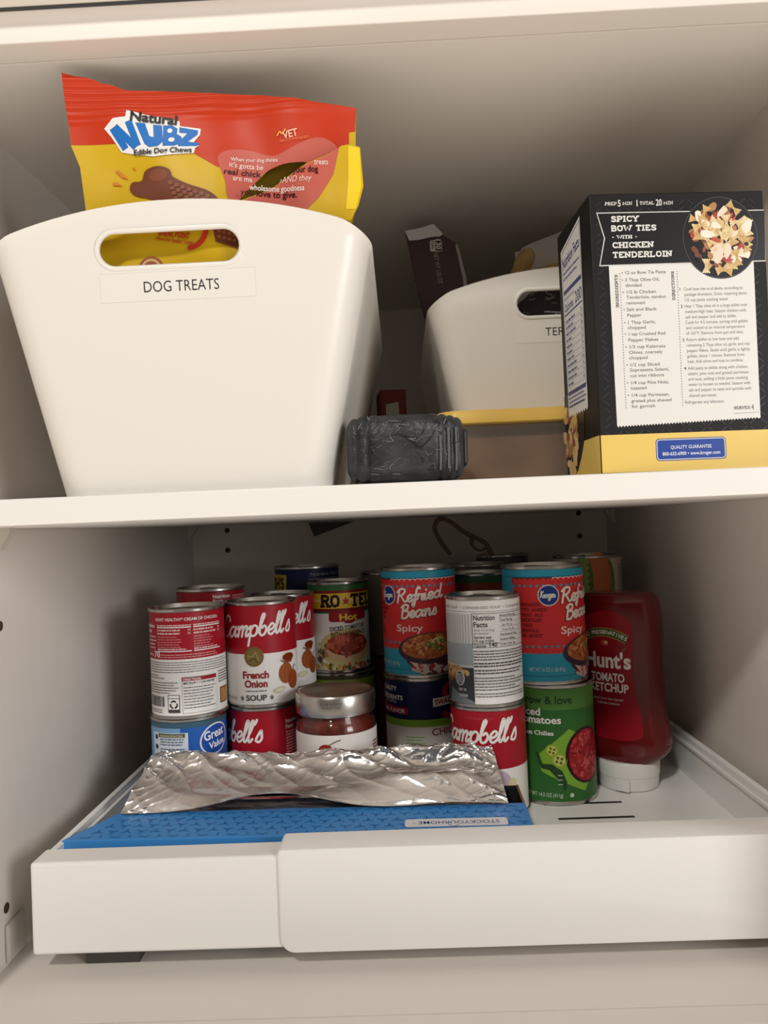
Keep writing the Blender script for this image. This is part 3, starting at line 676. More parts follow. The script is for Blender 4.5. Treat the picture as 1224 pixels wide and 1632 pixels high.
make_can('tomato_can', 'green diced tomatoes can standing on the drawer floor beside the ketchup', .1358, .2565, ZD, RB, HB, art_green_tom, tab=False, group=gb)
make_can('food_can', 'vegetable can with peas and pumpkin on its label, in the back right corner', .2115, .4100, Z2B, RB, HB, art_veg, group=gb, tabspin=.4)
make_can('tomato_can', 'can with a green band just behind the white nutrition facts can', .0815, .3590, Z2B, RS, HS, art_green_band, group=gb, tabspin=.3)
make_can('food_can', 'dull can wearing the brown loop of strap, at the back', .0865, .4400, Z2B+.0, RS, HB-.006, art_plain((96, 92, 84)), group=gb, tabspin=.3)
make_can('food_can', 'can at the back showing only its rim left of the right refried beans', .1290, .5190, Z2B, RS, HB, art_plain((88, 86, 90)), group=gb, tabspin=.3)
make_can('food_can', 'can at the back showing only its rim behind the red star tomatoes', -.0170, .4400, Z2B, RS, HS, art_plain((120, 112, 96)), group=gb, tabspin=.3)
# the cans that carry those back stacks
for nm, lb, x, y, R, h in (('soup_can', 'can under the hidden red soup can at the left', -.1935, .2960, RS, HB), ('soup_can', 'can under the half hidden onion soup can', -.1270, .3252, RS, HS),
        ('bean_can', 'can beneath the navy blue can at the back', -.1125, .4300, RB, HB), ('food_can', 'can beneath the vegetable can in the corner', .2115, .4100, RB, HB),
        ('tomato_can', 'can beneath the green banded can', .0815, .3590, RS, HB), ('food_can', 'can beneath the can with the brown strap', .0865, .4400, RS, HB),
        ('food_can', 'can beneath the rearmost rim right of centre', .1290, .5190, RS, HB), ('food_can', 'can beneath the rim behind the red star tomatoes', -.0170, .4400, RS, HB)):
    make_can(nm, lb, x, y, ZD, R, h, art_plain((120, 40, 44)), tab=False, group=gb)
zl = Z2S-.1040
if zl > ZD+1e-4: pass

# brown strap on the can at the back
bm = bmesh.new()
P = crom([(.057, .425, -.036), (.046, .425, -.020), (.040, .426, -.004), (.046, .427, .006), (.058, .428, .003), (.074, .428, -.010), (.090, .428, -.019), (.100, .428, -.026), (.106, .430, -.040)], 6)
tube(bm, P, .0030, 8, False, .9)
P = crom([(.084, .428, -.0155), (.083, .430, -.026), (.092, .431, -.033), (.099, .430, -.030)], 5); tube(bm, P, .0026, 8, False, .4)
tag(obj('strap', bm, mat((104, 86, 66), .7), None, True), 'brown strap looped up from a can at the back', 'strap')

# ------------------------------------------------------------------ sauce jar
jr = thing('sauce_jar', 'glass jar of red sauce with a silver lid in front of the cans', 'jar', (-.0655, .2242, ZD), math.atan2(.0655, .695))
bm = bmesh.new()
gl = [(.0001, 0), (.031, 0), (.0355, .004), (.0362, .010), (.0362, .078), (.0355, .084), (.0330, .088), (.0312, .0905), (.0312, .105), (.0295, .105), (.0295, .0895), (.0335, .084), (.0345, .078), (.0345, .008), (.030, .004), (.0001, .004)]
lathe(bm, gl, 64); obj('glass_body', bm, mat((245, 248, 245), .05, trans=1.0, ior=1.3, name='jar_glass'), jr, 60)
bm = bmesh.new(); lathe(bm, [(.0001, .0045), (.0296, .0045), (.0340, .009), (.0340, .078), (.0330, .0835), (.0292, .0892), (.0292, .092), (.0001, .092)], 64)
obj('sauce', bm, mat((128, 38, 18), .35, var=(104, 26, 14), vscale=90, name='tomato_sauce'), jr, 40)
bm = bmesh.new()
LR = .0355
lathe(bm, [(LR-.002, .0925), (LR, .0925), (LR+.0003, .094), (LR+.0003, .108), (LR-.0008, .1102), (LR-.003, .1108), (LR-.0045, .1105), (LR-.0058, .1096), (.022, .1096), (.021, .1092), (.0001, .1092), ], 72)
obj('lid', bm, mat((196, 190, 182), .28, 1.0, bump=.015, bscale=500, name='lid_silver'), jr, 40)
A = Art(); A.text('25 IRB 04GN 07', -4, 103.4, 2.1, (96, 92, 88), 1, 'C', 20); A.text('AUGUST 2026', -4, 100.2, 2.1, (96, 92, 88), 1, 'C', 17)
A.build('date_code', cyl_map(LR+.0004), jr, [(-12+k*2) for k in range(13)])
A = Art(); R_ = .0364; W = PI*R_*1000*.62
A.rect(-W, 12, W, 78, (222, 216, 210), 0); A.ell(-10, 64, 7, 6.5, (150, 30, 34), 2); A.stroke([(-8, 69), (-3, 72), (3, 74)], .8, (90, 80, 50), 3, 3); A.ell(-8, 62, 2.6, 2.2, (206, 90, 80), 3)
A.text('Tomato', 0, 36, 8, (150, 30, 34), 2, 'C', 34); A.dash(38, 66, 52, 16, 3, 1.4, (150, 40, 44), 2, 90)
n = 40; A.build('paper_label', cyl_map(R_), jr, [(-1+2*k/n)*W for k in range(1, n)])

# ------------------------------------------------------------------ ketchup bottle (stands on its cap)
kb = thing('ketchup_bottle', 'red squeeze bottle of tomato ketchup standing upside down on its white cap', 'bottle', (.2080, .2720, ZD), math.radians(-40)); kb.scale = (.988, .98, 1.0)
KP = [(.0250, .0290, .0240), (.0290, .0345, .0250), (.0340, .0395, .0265), (.0410, .0425, .0275), (.0500, .0425, .0275), (.0650, .0402, .0262), (.0850, .0388, .0250), (.1050, .0383, .0246), (.1250, .0385, .0248), (.1450, .0390, .0252), (.1620, .0390, .0255), (.1740, .0375, .0250), (.1805, .0345, .0230), (.1835, .0290, .0185), (.1842, .0100, .0070)]
def kprof(z):
    for (za, a, b), (zb, c, d) in zip(KP, KP[1:]):
        if za <= z <= zb:
            t = (z-za)/(zb-za); return a+(c-a)*t, b+(d-b)*t
    return KP[-1][1:] if z > KP[-1][0] else KP[0][1:]
def sup(hw, hd, n=48, e=2.5):
    return [(math.copysign(abs(math.cos(2*PI*i/n))**(2/e), math.cos(2*PI*i/n))*hw, math.copysign(abs(math.sin(2*PI*i/n))**(2/e), math.sin(2*PI*i/n))*hd) for i in range(n)]
bm = bmesh.new(); zs = crom([(z, a, b) for z, a, b in KP], 3)
loft(bm, [[(x, y, p.x) for x, y in sup(p.y, p.z)] for p in zs], True, True, True)
obj('bottle_body', bm, mat((96, 14, 14), .16, spec=.6, name='ketchup_plastic'), kb, 60)
bm = bmesh.new()
lathe(bm, [(.0001, .0002), (.0262, .0002), (.0276, .001), (.0282, .004), (.0288, .0125), (.0294, .0130), (.0302, .0255), (.0294, .0268), (.0001, .0268)], 64)
add_box(bm, .000, .014, -.0304, -.0270, .0015, .0115, bev=.0012)
obj('cap', bm, mat((226, 224, 220), .35, name='cap_white'), kb, 40)
def kmap(u, v):
    x, z = u*.001, v*.001; hw, hd = kprof(z); e = 2.5
    t = min(abs(x)/hw, .97); y = -hd*(1-t**e)**(1/e)
    s = hd/hw*(t**(e-1))*(1-t**e)**(1/e-1)
    return (x, y-.0003, z), (math.copysign(s, x), -1, 0)
A = Art(); KR = (142, 18, 32)
out = crom([(-32, 54, 0), (-26, 49.5, 0), (0, 48, 0), (20, 49.5, 0), (27, 56, 0), (25.5, 70, 0), (21, 95, 0), (20, 120, 0), (21.5, 146, 0), (17, 161, 0), (-4, 168, 0), (-24, 161, 0), (-29, 146, 0), (-27.5, 120, 0), (-28, 95, 0), (-30, 70, 0)], 4, True)
A.poly([(p.x, p.y) for p in out], KR, 0)
ban = lambda o: [(x, 147.5-.012*(x+7)**2+o) for x in range(-29, 18, 3)]
A.stroke([(x, y) for x, y in ban(0)], 8.2, (186, 170, 84), 1, cap=False); A.stroke(ban(0), 7, (58, 84, 44), 2, cap=False)
for k, ch in enumerate('NO PRESERVATIVES'):
    x = -25.5+k*2.65; A.text(ch, x, 147.5-.012*(x+7)**2-1.7, 3.6, (224, 224, 206), 3, 'C', None, .02, 0, -.024*(x+7)*.9) if ch != ' ' else None
A.ell(-6, 137.5, 4, 2.6, (186, 70, 52), 2); A.ell(-4.4, 137.8, 1.8, 1.6, (214, 170, 140), 3); A.stroke([(11, 130), (12.5, 132), (14, 132.5)], 1.4, (112, 104, 50), 4, 3)
A.text("Hunt's", -4.5, 114.5, 13.5, (236, 228, 226), 3, 'C', 46, .032)
A.text('TOMATO', -5, 101.5, 7.4, (232, 222, 220), 3, 'C', 34, .03); A.text('KETCHUP', -4, 92, 7.4, (232, 222, 220), 3, 'C', 39, .03)
A.text('Made from vine ripened', -5, 84, 2.2, (216, 190, 190), 3, 'C', 30, .01); A.text('California tomatoes.', -5, 80, 2.2, (216, 190, 190), 3, 'C', 24, .01)
A.build('label', kmap, kb, [-30+2.5*k for k in range(25)], [48+3*k for k in range(41)], .3)

# ================================================================== FOIL BOX
BLU = (62, 138, 204)
ya = math.radians(1.5)
fb = thing('foil_box', 'long blue foil box with its lid flap folded open at the drawer front', 'box', (-.085, .140, ZD), -.024)
# local frame: x along the box, origin mid-length on the floor at the hinge line
L2 = .1725
M_BLUE = mat(BLU, .35, name='blue_card'); M_IN = mat((58, 48, 40), .7, name='bare_card')
M_INK = mat((26, 24, 24), .6)
XB0, XB1 = -.1505, .1735
bm = bmesh.new()
for a in ((XB0, XB1, .0004, .0014, 0, .0330), (XB0, XB1, .0420, .0430, 0, .0335), (XB0, XB1, .0014, .0420, 0, .0010), (XB0, XB0+.001, .0014, .0420, .001, .0335), (XB1-.001, XB1, .0014, .0420, .001, .0335)):
    add_box(bm, *a)
obj('box_body', bm, M_INK, fb)
bm = box(XB1-.0016, XB1+.0002, .0010, .0425, .0330, .0342); obj('end_edge', bm, mat((120, 92, 62), .8), fb)
# lid flap: top panel (its left end cut on a slant) and front lip
bm = bmesh.new()
loft(bm, [[(-L2, -.0520, z), (XB1, -.0520, z), (XB1, .0004, z), (XB0, .0004, z)] for z in (.0330, .0342)], True, True, True)
add_box(bm, -L2, XB1, -.0525, -.0515, .0120, .0340, bev=.0004)
lid = obj('lid_flap', bm, M_BLUE, fb)
A = Art(); r = random.Random(2); DB = (42, 112, 178)
x = -168
row = 0
while x < 170:
    for k in range(5):
        cx, cy = x+(5.5 if k % 2 else 0), -49+k*11.0
        for a in (0, 2*PI/3, 4*PI/3):
            a += PI/2+(PI if (row+k) % 2 else 0)
            ex_, ey_ = cx+4.6*math.cos(a), cy+4.6*math.sin(a)
            if ex_ < 172 and cx > -166+(cy+52)*.45 and ex_ > -168+(ey_+52)*.45 and -51 < ey_ < -.5 and -51 < cy < -.5: A.stroke([(cx, cy), (ex_, ey_)], 1.6, DB, 1, cap=False)
    x += 11.0; row += 1
# white sticker, printed the other way up
st = stadium(118, -36, 38, 6.5, 5)
rr_ = []
for cx, cy, a0 in ((153, -31.5, 0), (83, -31.5, PI/2), (83, -40.5, PI), (153, -40.5, 1.5*PI)):
    for k in range(5): a = a0+PI/2*k/4; rr_.append((cx+3*math.cos(a), cy+3*math.sin(a)))
A.poly(rr_, (222, 220, 222), 2)
A.text('STOCKYOURHOME', 150, -33.2, 5.6, (52, 84, 140), 3, 'L', 60, .004, 0, PI)
A.stroke([(112.5, -41), (116, -44.2), (119.5, -41)], .7, (52, 84, 140), 3)
A.text('™', 88, -35, 2, (52, 84, 140), 3, 'L', None, 0, 0, PI)
A.build('printed_pattern', lambda u, v: ((u*.001, v*.001, .03425), (0, 0, 1)), lid, rough=.35)

# foil: the roll in the box and the crumpled sheet pulled out of it
fl = thing('foil_roll', 'roll of aluminium foil in the blue box, its crumpled sheet pulled out', 'foil', (-.085, .1615, ZD+.0188), -.024)
bm = bmesh.new()
lathe(bm, [(.0001, -.150), (.0170, -.150), (.0174, -.149), (.0174, .149), (.0170, .150), (.0001, .150)], 40)
ro = obj('roll', bm, M_FOIL, fl, 50); ro.rotation_euler = (0, PI/2, 0)
def ridge(p, s, d=0.5): return 1-abs(noise.noise(Vector(p)*s))*2
NU, NV = 340, 120
prof = crom([(0, -.0235, .0356), (0, -.0215, .0400), (0, -.0165, .0460), (0, -.0095, .0505), (0, -.0010, .0545), (0, .0070, .0590), (0, .0135, .0650), (0, .0170, .0680), (0, .0195, .0660), (0, .0200, .0500)], 10)
bm = bmesh.new(); G = []
for j in range(NV+1):
    t = j/NV*(len(prof)-1); i0 = min(int(t), len(prof)-2); q = prof[i0].lerp(prof[i0+1], t-i0); d = (prof[i0+1]-prof[i0]).normalized(); nn = Vector((0, -d.z, d.y))
    rowv = []
    for i in range(NU+1):
        u = i/NU; x = -.147+.308*u
        v = j/NV
        # outline: lower edge arches up over the middle, ends crumple in
        arch = math.exp(-((u-.40)/.17)**2)*.014 + math.exp(-((u-.86)/.12)**2)*.003
        w0 = max(0, 1-v*3.2)
        end = min(u, 1-u)
        p = Vector((0, x, 0)); pos = Vector((x+(.017*v if u < .2 else 0)*(1-u/.2) - (.010*v*max(0, (u-.9)/.1)), q.y, q.z))
        pos += Vector((0, -.004, 1.0*arch))*w0
        pos.z += .003*math.sin(u*9+1.0)*v*(1-v)*2
        P3 = Vector((x, v*.1, 3.1))
        W3 = Vector((x+.35*v*.1, v*.1, 3.1)); lo = min(1.0, .12+max(0.0, v-.22)*1.9); ee = math.exp(-(end/.08)**2)
        def cr(p, sc_): q = 1-abs(noise.noise(Vector(p)*sc_))*2; return q*q*q
        c = .0032*ridge(W3+Vector((0, 0, .2)), 17)*lo + .0021*cr((x*1.1+v*.12, v*.07, 7), 32)*(lo+.5*ee) + .0007*cr((x-v*.06, v*.09, 2), 70)*(lo*.6+ee+.9*math.exp(-((u-.80)/.16)**2)*lo) + .00014*cr((x, v*.1, 9), 160)*(.1+lo+ee)
        c -= .0018
        # big dent on the right
        dd = ((u-.83)/.07)**2+((v-.55)/.12)**2
        c += -.006*math.exp(-dd)+.005*math.exp(-(((u-.80)/.13)**2+((v-.36)/.10)**2))
        pos += nn*c
        rowv.append(bm.verts.new(pos))
    G.append(rowv)
for j in range(NV):
    for i in range(NU):
        bm.faces.new((G[j][i], G[j][i+1], G[j+1][i+1], G[j+1][i]))
so = obj('crumpled_sheet', bm, M_FOIL, fl, 22)
so.location = (0, 0, -.0188)

# ================================================================== UPPER COMPARTMENT: BINS
def bin_surface(z, ang_pt, H=.155):
    pass
BT, BB, LT, LB, HR = .119, .087, .1665, .1485, .150   # half widths / half lengths at rim height and base
def bin_ring(zf, off, n=18):
    """perimeter points (x, y) plus rim-height factor at one level"""
def bin_mesh():
    bm = bmesh.new(); th = .0024
    def perim(off):
        P = []  # unit description: corner arcs on a rounded rectangle; returned as functions of z
        m = 9; e = 22; ln = 10
        # go round: front edge (y = -) left to right, then right side, back, left
        def add(sx, sy, k, what): P.append((sx, sy, k, what))
        for i in range(e): P.append(('f', i/e))
        for i in range(m): P.append(('c', 0, i/m))
        for i in range(ln): P.append(('r', i/ln))
        for i in range(m): P.append(('c', 1, i/m))
        for i in range(e): P.append(('b', i/e))
        for i in range(m): P.append(('c', 2, i/m))
        for i in range(ln): P.append(('l', i/ln))
        for i in range(m): P.append(('c', 3, i/m))
        return P
    D = perim(0)
    def pt(d, z, off):
        t = z/HR; hw = BB+(BT-BB)*t-off; hl = LB+(LT-LB)*t-off; r = .021-off
        if d[0] == 'f': return (-hw+r+2*(hw-r)*d[1], -hl)
        if d[0] == 'b': return (hw-r-2*(hw-r)*d[1], hl)
        if d[0] == 'r': return (hw, -hl+r+2*(hl-r)*d[1])
        if d[0] == 'l': return (-hw, hl-r-2*(hl-r)*d[1])
        cx, cy, a0 = ((hw-r, -hl+r, -PI/2), (hw-r, hl-r, 0), (-hw+r, hl-r, PI/2), (-hw+r, -hl+r, PI))[d[1]]
        a = a0+PI/2*d[2]; return (cx+r*math.cos(a), cy+r*math.sin(a))
    def rim(d):
        x, y = pt(d, HR, 0); hw = BT
        endness = max(0.0, min(1.0, (abs(y)-(LT-.021))/.021))
        return HR+endness*(.004+.0225*(1-min(1, (x/hw)**2)))
    levels = 22
    rings = []
    for k in range(levels+1):
        rings.append([(*pt(d, rim(d)*k/levels, 0), rim(d)*k/levels) for d in D])
    top_o = [(*pt(d, rim(d), -.0012), rim(d)+.0004) for d in D]
    top_m = [(*pt(d, rim(d), th/2), rim(d)+.0016) for d in D]
    top_i = [(*pt(d, rim(d), th), rim(d)) for d in D]
    inn = [[(*pt(d, max(.003, rim(d)*k/levels), th), max(.003, rim(d)*k/levels)) for d in D] for k in range(levels-1, -1, -1)]
    loft(bm, rings[:-1]+[[(*pt(d, rim(d)-.003, 0), rim(d)-.003) for d in D]]+[top_o, top_m, top_i]+inn, True, True, True)
    return bm
def bin_front_y(z): return -(LB+(LT-LB)*z/HR)
HCX, HCZ, HHW, HHH = -.004, .1495, .0440, .0105
def make_bin(label, loc, rotz, text, tx, th_):
    t = thing('storage_bin', label, 'bin', loc, rotz, 'white plastic storage bins on the shelf')
    body = obj('bin_body', bin_mesh(), M_BIN, t)
    # hand hole in the front and the back end
    bm = bmesh.new(); st = stadium(HCX, HCZ, HHW, HHH, 12)
    loft(bm, [[(x, -.3, z) for x, z in st], [(x, .3, z) for x, z in st]], True, True, True)
    cut = obj('hand_hole_cut', bm, M_BIN)
    md = body.modifiers.new('hole', 'BOOLEAN'); md.operation = 'DIFFERENCE'; md.object = cut; md.solver = 'EXACT'
    cut.parent = t
    bpy.context.view_layer.update()
    dg = bpy.context.evaluated_depsgraph_get()
    me = bpy.data.meshes.new_from_object(body.evaluated_get(dg))
    body.modifiers.clear(); body.data = me
    bpy.data.objects.remove(cut)
    for p in me.polygons: p.use_smooth = True
    me.set_sharp_from_angle(angle=math.radians(32))
    bm = bmesh.new()
    ring = [(x, bin_front_y(z)+.0010, z) for x, z in stadium(HCX, HCZ, HHW+.0008, HHH+.0008, 14)]
    ded = [ring[0]]
    for p in ring[1:]:
        if (Vector(p)-Vector(ded[-1])).length > 1e-5: ded.append(p)
    tube(bm, ded, .0019, 10, True)
    obj('handle_rim', bm, M_BIN, t, True)
    def fm(u, v):
        z = v*.001; return (u*.001, bin_front_y(z)-.0002, z), (0, -1, -.06)
    A = Art(); A.rect(-48, 118, 48, 135, mat((231, 226, 216), .3, name='tape'), 0)
    A.text(text, tx, 123.2, th_, (44, 42, 48), 1, 'L', 4.65*len(text), -.006)
    A.build('name_label', fm, t, [-48+4*k for k in range(25)], [118+4*k for k in range(5)], .3, .0002)
    return t
make_bin('large white bin labelled dog treats at the left front of the shelf', (-.1305, .1585, ZS), 0, 'DOG TREATS', -21, 6.4)
make_bin('white bin at the back right, partly behind the black pasta box', (.1500, .3180, ZS), 0, 'TERIYAKI', -25, 6.4)

# ------------------------------------------------------------------ dog treat bag
db = thing('dog_treat_bag', 'yellow and red dog chew bag, torn open, standing in the dog treats bin', 'bag', (-.110, .018, .0330))
db.rotation_euler = (math.radians(3.6), 0, 0)
# artwork drawn on a sheet: image-like units converted to mm on the bag (u right, v up from bag base)
S_ = .478/1220*1000; C_, Q_ = math.cos(rl), math.sin(rl)
def bq(x, y):
    dx, dy = x-638, y-838
    return ((dx*C_-dy*Q_)*S_+110.0, -(dx*Q_+dy*C_)*S_-33.0)
def bp_(*pts): return [bq(*p) for p in pts]
def bag_front(u, v):
    x, z = u*.001, v*.001
    bul = .006*max(0, 1-((x)/.095)**2)*max(0.0, min(1, (.235-z)/.12))
    y = -bul
    sl = max(0.0, min(1.0, (z-.228)/.012))
    y += .0006*sl*math.sin(v*1.45+.02*u)
    y += .0022*math.sin(u*.055+v*.03)*(1-sl) + .0015*noise.noise(Vector((u*.03, v*.03, 1.7)))*2
    y -= .003*max(0, (-u-60)/35)**1.5
    return Vector((x, y, z))
def bag_map(u, v):
    p = bag_front(u, v); d = .5
    a = bag_front(u+d, v)-bag_front(u-d, v); b = bag_front(u, v+d)-bag_front(u, v-d)
    n = a.cross(b).normalized()
    return p, n
YEL = (206, 168, 28); ORG = (190, 54, 22); PNK = (192, 96, 82)
outline = [(97, 113), (135, 119), (200, 138), (300, 142), (420, 148), (568, 170), (567, 208), (566, 330), (538, 440), (500, 640), (180, 650), (150, 470), (130, 335), (121, 258), (107, 224)]
tear = [(372, 322), (398, 292), (425, 266), (452, 256), (487, 254), (486, 264), (452, 284), (428, 298)]
A = Art(); MF = lambda c: mat(c, .42, spec=.22, name='bag_film')
A.poly(bp_(*outline), MF(YEL), 0, [bp_(*tear)])
top = [(97, 113), (135, 119), (200, 138), (300, 142), (420, 148), (568, 170), (566, 207), (556, 208), (556, 244), (540, 238), (500, 250), (487, 254), (452, 256), (425, 266), (400, 270), (345, 262), (300, 236), (200, 222), (107.2, 223)]
A.poly(bp_(*top), MF(ORG), 1)
bone = crom([(346, 252, 0), (352, 238, 0), (372, 232, 0), (398, 234, 0), (420, 241, 0), (440, 243, 0), (462, 233, 0), (488, 221, 0), (512, 217, 0), (532, 226, 0), (538, 240, 0), (520, 252, 0), (500, 262, 0), (487, 255, 0), (452, 257, 0), (425, 267, 0), (400, 291, 0), (374, 320, 0), (362, 310, 0), (358, 285, 0)], 4, True)
A.poly([bq(p.x, p.y) for p in bone], MF(PNK), 2)
A.poly(bp_((540, 240), (520, 252), (500, 263), (486, 265), (428, 299), (380, 322), (376, 345), (480, 345), (510, 310), (530, 280), (545, 245)), MF(PNK), 2)
def bt(t, x, y, hpx, col, L=4, wpx=None, bold=.0, rot=0.0, al='L', shear=0.0):
    u, v = bq(x, y); A.text(t, u, v, hpx*S_, col, L, al, None if wpx is None else wpx*S_, bold, shear, math.radians(rot)-rl)
# logo
A.poly(bp_((200, 172), (284, 188), (285, 196), (318, 200), (317, 210), (306, 224), (316, 228), (310, 232), (308, 241), (244, 246), (190, 236), (174, 212), (163, 199), (178, 184), (198, 182)), (232, 228, 224), 3)
NB = (26, 108, 186)
for seg in (((177, 199), (197, 231)), ((181, 197), (214, 229)), ((203, 189), (217, 227))): A.stroke(bp_(*seg), 4.3, NB, 4, cap=False)
A.poly(bp_((214, 191), (229, 192), (236, 212), (243, 214), (242, 194), (256, 195), (258, 222), (250, 229), (236, 230), (228, 224)), NB, 4)
A.poly(bp_((258, 195), (272, 195), (281, 200), (280, 209), (288, 214), (287, 225), (276, 229), (258, 229)), NB, 4); A.ell(*bq(269, 204), 1.6, 1.5, (232, 228, 224), 5); A.ell(*bq(272, 219), 2, 1.5, (232, 228, 224), 5)
A.poly(bp_((284, 198), (314, 203), (313, 210), (298, 222), (316, 224), (313, 229), (283, 230), (282, 224), (297, 208), (284, 207)), NB, 4)
bt('Natural', 206, 188, 14, (24, 20, 20), 6, 74, .03, -5); bt('Edible Dog Chews', 211, 242, 8.5, (24, 20, 20), 6, 94, .02, 1)
bt('VET', 452, 219, 11, (238, 190, 160), 5, 24, .02, 12); A.stroke(bp_((442, 213), (446, 207), (450, 211), (455, 204)), .8, (232, 170, 70), 5, 3); bt('RECOMMENDED', 447, 224, 4, (226, 120, 70), 5, 46, .0, 7)
PW = (240, 210, 200)
for t, x, y, h, c, w in (('When your dog thinks', 366, 252, 6, PW, 76), ("it's gotta be good, these treats", 364, 263, 8, PW, 160), ('real chicken for your dog', 356, 274, 9, (60, 24, 24), 150), ('are made AND they', 370, 284, 8.5, PW, 130)):
    if t == 'real chicken for your dog':
        bt('real chick', 356, 274, 9, c, 4, 58, .012, -3); bt('your dog', 462, 277, 9, c, 4, 45, .012, 1)
    elif t.startswith('are'): bt('are ma', 370, 284, 8.5, c, 4, 30, .01, -3); bt('AND they', 442, 289, 8.5, c, 4, 48, .0, 1, shear=.25)
    elif t.startswith("it's"): bt("it's gotta be", 364, 262, 8, c, 4, 54, .01, -4); bt('treats', 496, 264, 8.5, c, 4, 30, .01, 2)
    else: bt(t, x, y, h, c, 4, w, .012, -1)
# bone shaped chew
CH = (112, 56, 32); bn = crom([(204, 297, 0), (208, 285, 0), (224, 284, 0), (230, 268, 0), (250, 262, 0), (270, 268, 0), (276, 280, 0), (300, 292, 0), (336, 305, 0), (350, 326, 0), (300, 336, 0), (262, 322, 0), (240, 314, 0), (215, 308, 0)], 4, True)
A.poly([bq(p.x, p.y) for p in bn], CH, 4)
for i in range(7):
    for j in range(4):
        x, y = 272+i*10+j*3, 292+i*3.6+j*8-2
        u, v = bq(x, y); A.ell(u, v, 1.5, 1.3, (140, 80, 48), 5, 8); A.ell(u+.4, v-1.2, 1.5, .7, (78, 34, 22), 4.8, 8)
A.ell(*bq(252, 277), 6, 4, (128, 68, 42), 4.5)
for tri_ in (((178, 265), (184, 264), (202, 280), (190, 276)), ((174, 283), (180, 283), (192, 290), (175, 288)), ((207, 260), (212, 262), (214, 265), (209, 264))): A.poly(bp_(*tri_), (206, 120, 30), 4)
# what shows through the hand hole
bt('BREAK POINT', 250, 370, 9, (190, 52, 28), 5, 52, .03, -9); bt('Allows for Smaller Treats', 245, 377, 5.5, (190, 52, 28), 5, 62, .015, -9)
A.stroke(bp_((303, 391), (318, 386), (328, 372), (331, 352)), 3.2, (190, 52, 28), 5, 4); A.poly(bp_((322, 358), (332, 344), (338, 362)), (190, 52, 28), 5)
A.poly(bp_((338, 345), (372, 352), (382, 370), (378, 394), (345, 384), (340, 362)), CH, 4); A.poly(bp_((298, 345), (336, 345), (332, 362), (310, 364)), (84, 40, 26), 4.2)
for i in range(4):
    for j in range(3): u, v = bq(350+i*8, 358+j*9+i*2); A.ell(u, v, 1.3, 1.2, (150, 90, 56), 5, 8)
A.ell(*bq(238, 424), 8, 8, (150, 84, 50), 5, 26); A.ell(*bq(238, 424), 6.4, 6.4, (210, 170, 120), 6, 26); A.ell(*bq(238, 424), 5, 5, (150, 84, 50), 7, 26)
cu_ = [-110+3*k for k in range(74)]; cv_ = [5*k for k in range(30)]+[150+2.5*k for k in range(30)]+[226+1.0*k for k in range(42)]
A.build('front_film', bag_map, db, cu_, cv_, .5, .0002)
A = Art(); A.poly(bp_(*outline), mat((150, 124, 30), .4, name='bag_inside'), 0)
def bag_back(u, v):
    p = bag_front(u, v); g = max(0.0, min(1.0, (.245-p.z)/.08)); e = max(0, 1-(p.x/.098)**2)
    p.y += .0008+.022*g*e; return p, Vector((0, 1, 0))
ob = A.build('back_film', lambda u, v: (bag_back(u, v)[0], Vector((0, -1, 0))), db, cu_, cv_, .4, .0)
# torn corner of the front film that stands away from the bag
A = Art()
flap = [(374, 324), (428, 300), (486, 266), (522, 250), (546, 237), (560, 236), (575, 241), (580, 300), (572, 330), (560, 352), (380, 352)]
A.poly(bp_(*flap), MF(YEL), 0)
A.poly(bp_((382, 322), (428, 301), (486, 267), (524, 250), (542, 239), (532, 280), (508, 316), (470, 350), (400, 350), (378, 334)), MF(PNK), 1)
A.poly(bp_((556, 238), (574, 242), (577, 300), (568, 335), (552, 335), (556, 290)), MF((236, 204, 40)), 1)
def bt2(*a, **k): bt(*a, **k)
bt('AND they', 450, 290, 8.5, PW, 3, 48, .0, 2, shear=.25); bt('wholesome goodness', 398, 302, 8.5, (246, 226, 218), 3, 88, .012, -1); bt('you love to give.', 384, 310, 9.5, (60, 24, 24), 3, 90, .012, -2); bt('your dog', 468, 277, 9, (60, 24, 24), 3, 40, .012, 2); bt('treats', 502, 265, 8, PW, 3, 22, .01, 2)
def flap_map(u, v):
    x, z = u*.001, v*.001; p = bag_front(u, v)
    k = max(0, min(1, (z-.10)/.12)); p.y -= .0022+.0065*k*max(0, min(1, (x+.01)/.08)); p.y += .0012*math.sin(u*.19)*k
    return p
def flap_m(u, v):
    d = .5; a = flap_map(u+d, v)-flap_map(u-d, v); b = flap_map(u, v+d)-flap_map(u, v-d)
    return flap_map(u, v), a.cross(b).normalized()
A.build('torn_flap', flap_m, db, cu_, cv_, .22, .0002)

# ------------------------------------------------------------------ pasta box
pb = thing('pasta_box', 'black and yellow bow tie pasta carton with a printed recipe, at the right front', 'box', (.1262, .0058, ZS), math.radians(4))
W_, H_, D_ = 111.5, 175.0, 72.0
PB = (28, 25, 24); PY = (232, 198, 104)
MB = mat(PB, .5, bump=.02, bscale=150, spec=.25, name='black_carton')
bm = box(0, W_*.001, 0, D_*.001, 0, H_*.001, bev=.0007); obj('carton', bm, MB, pb)
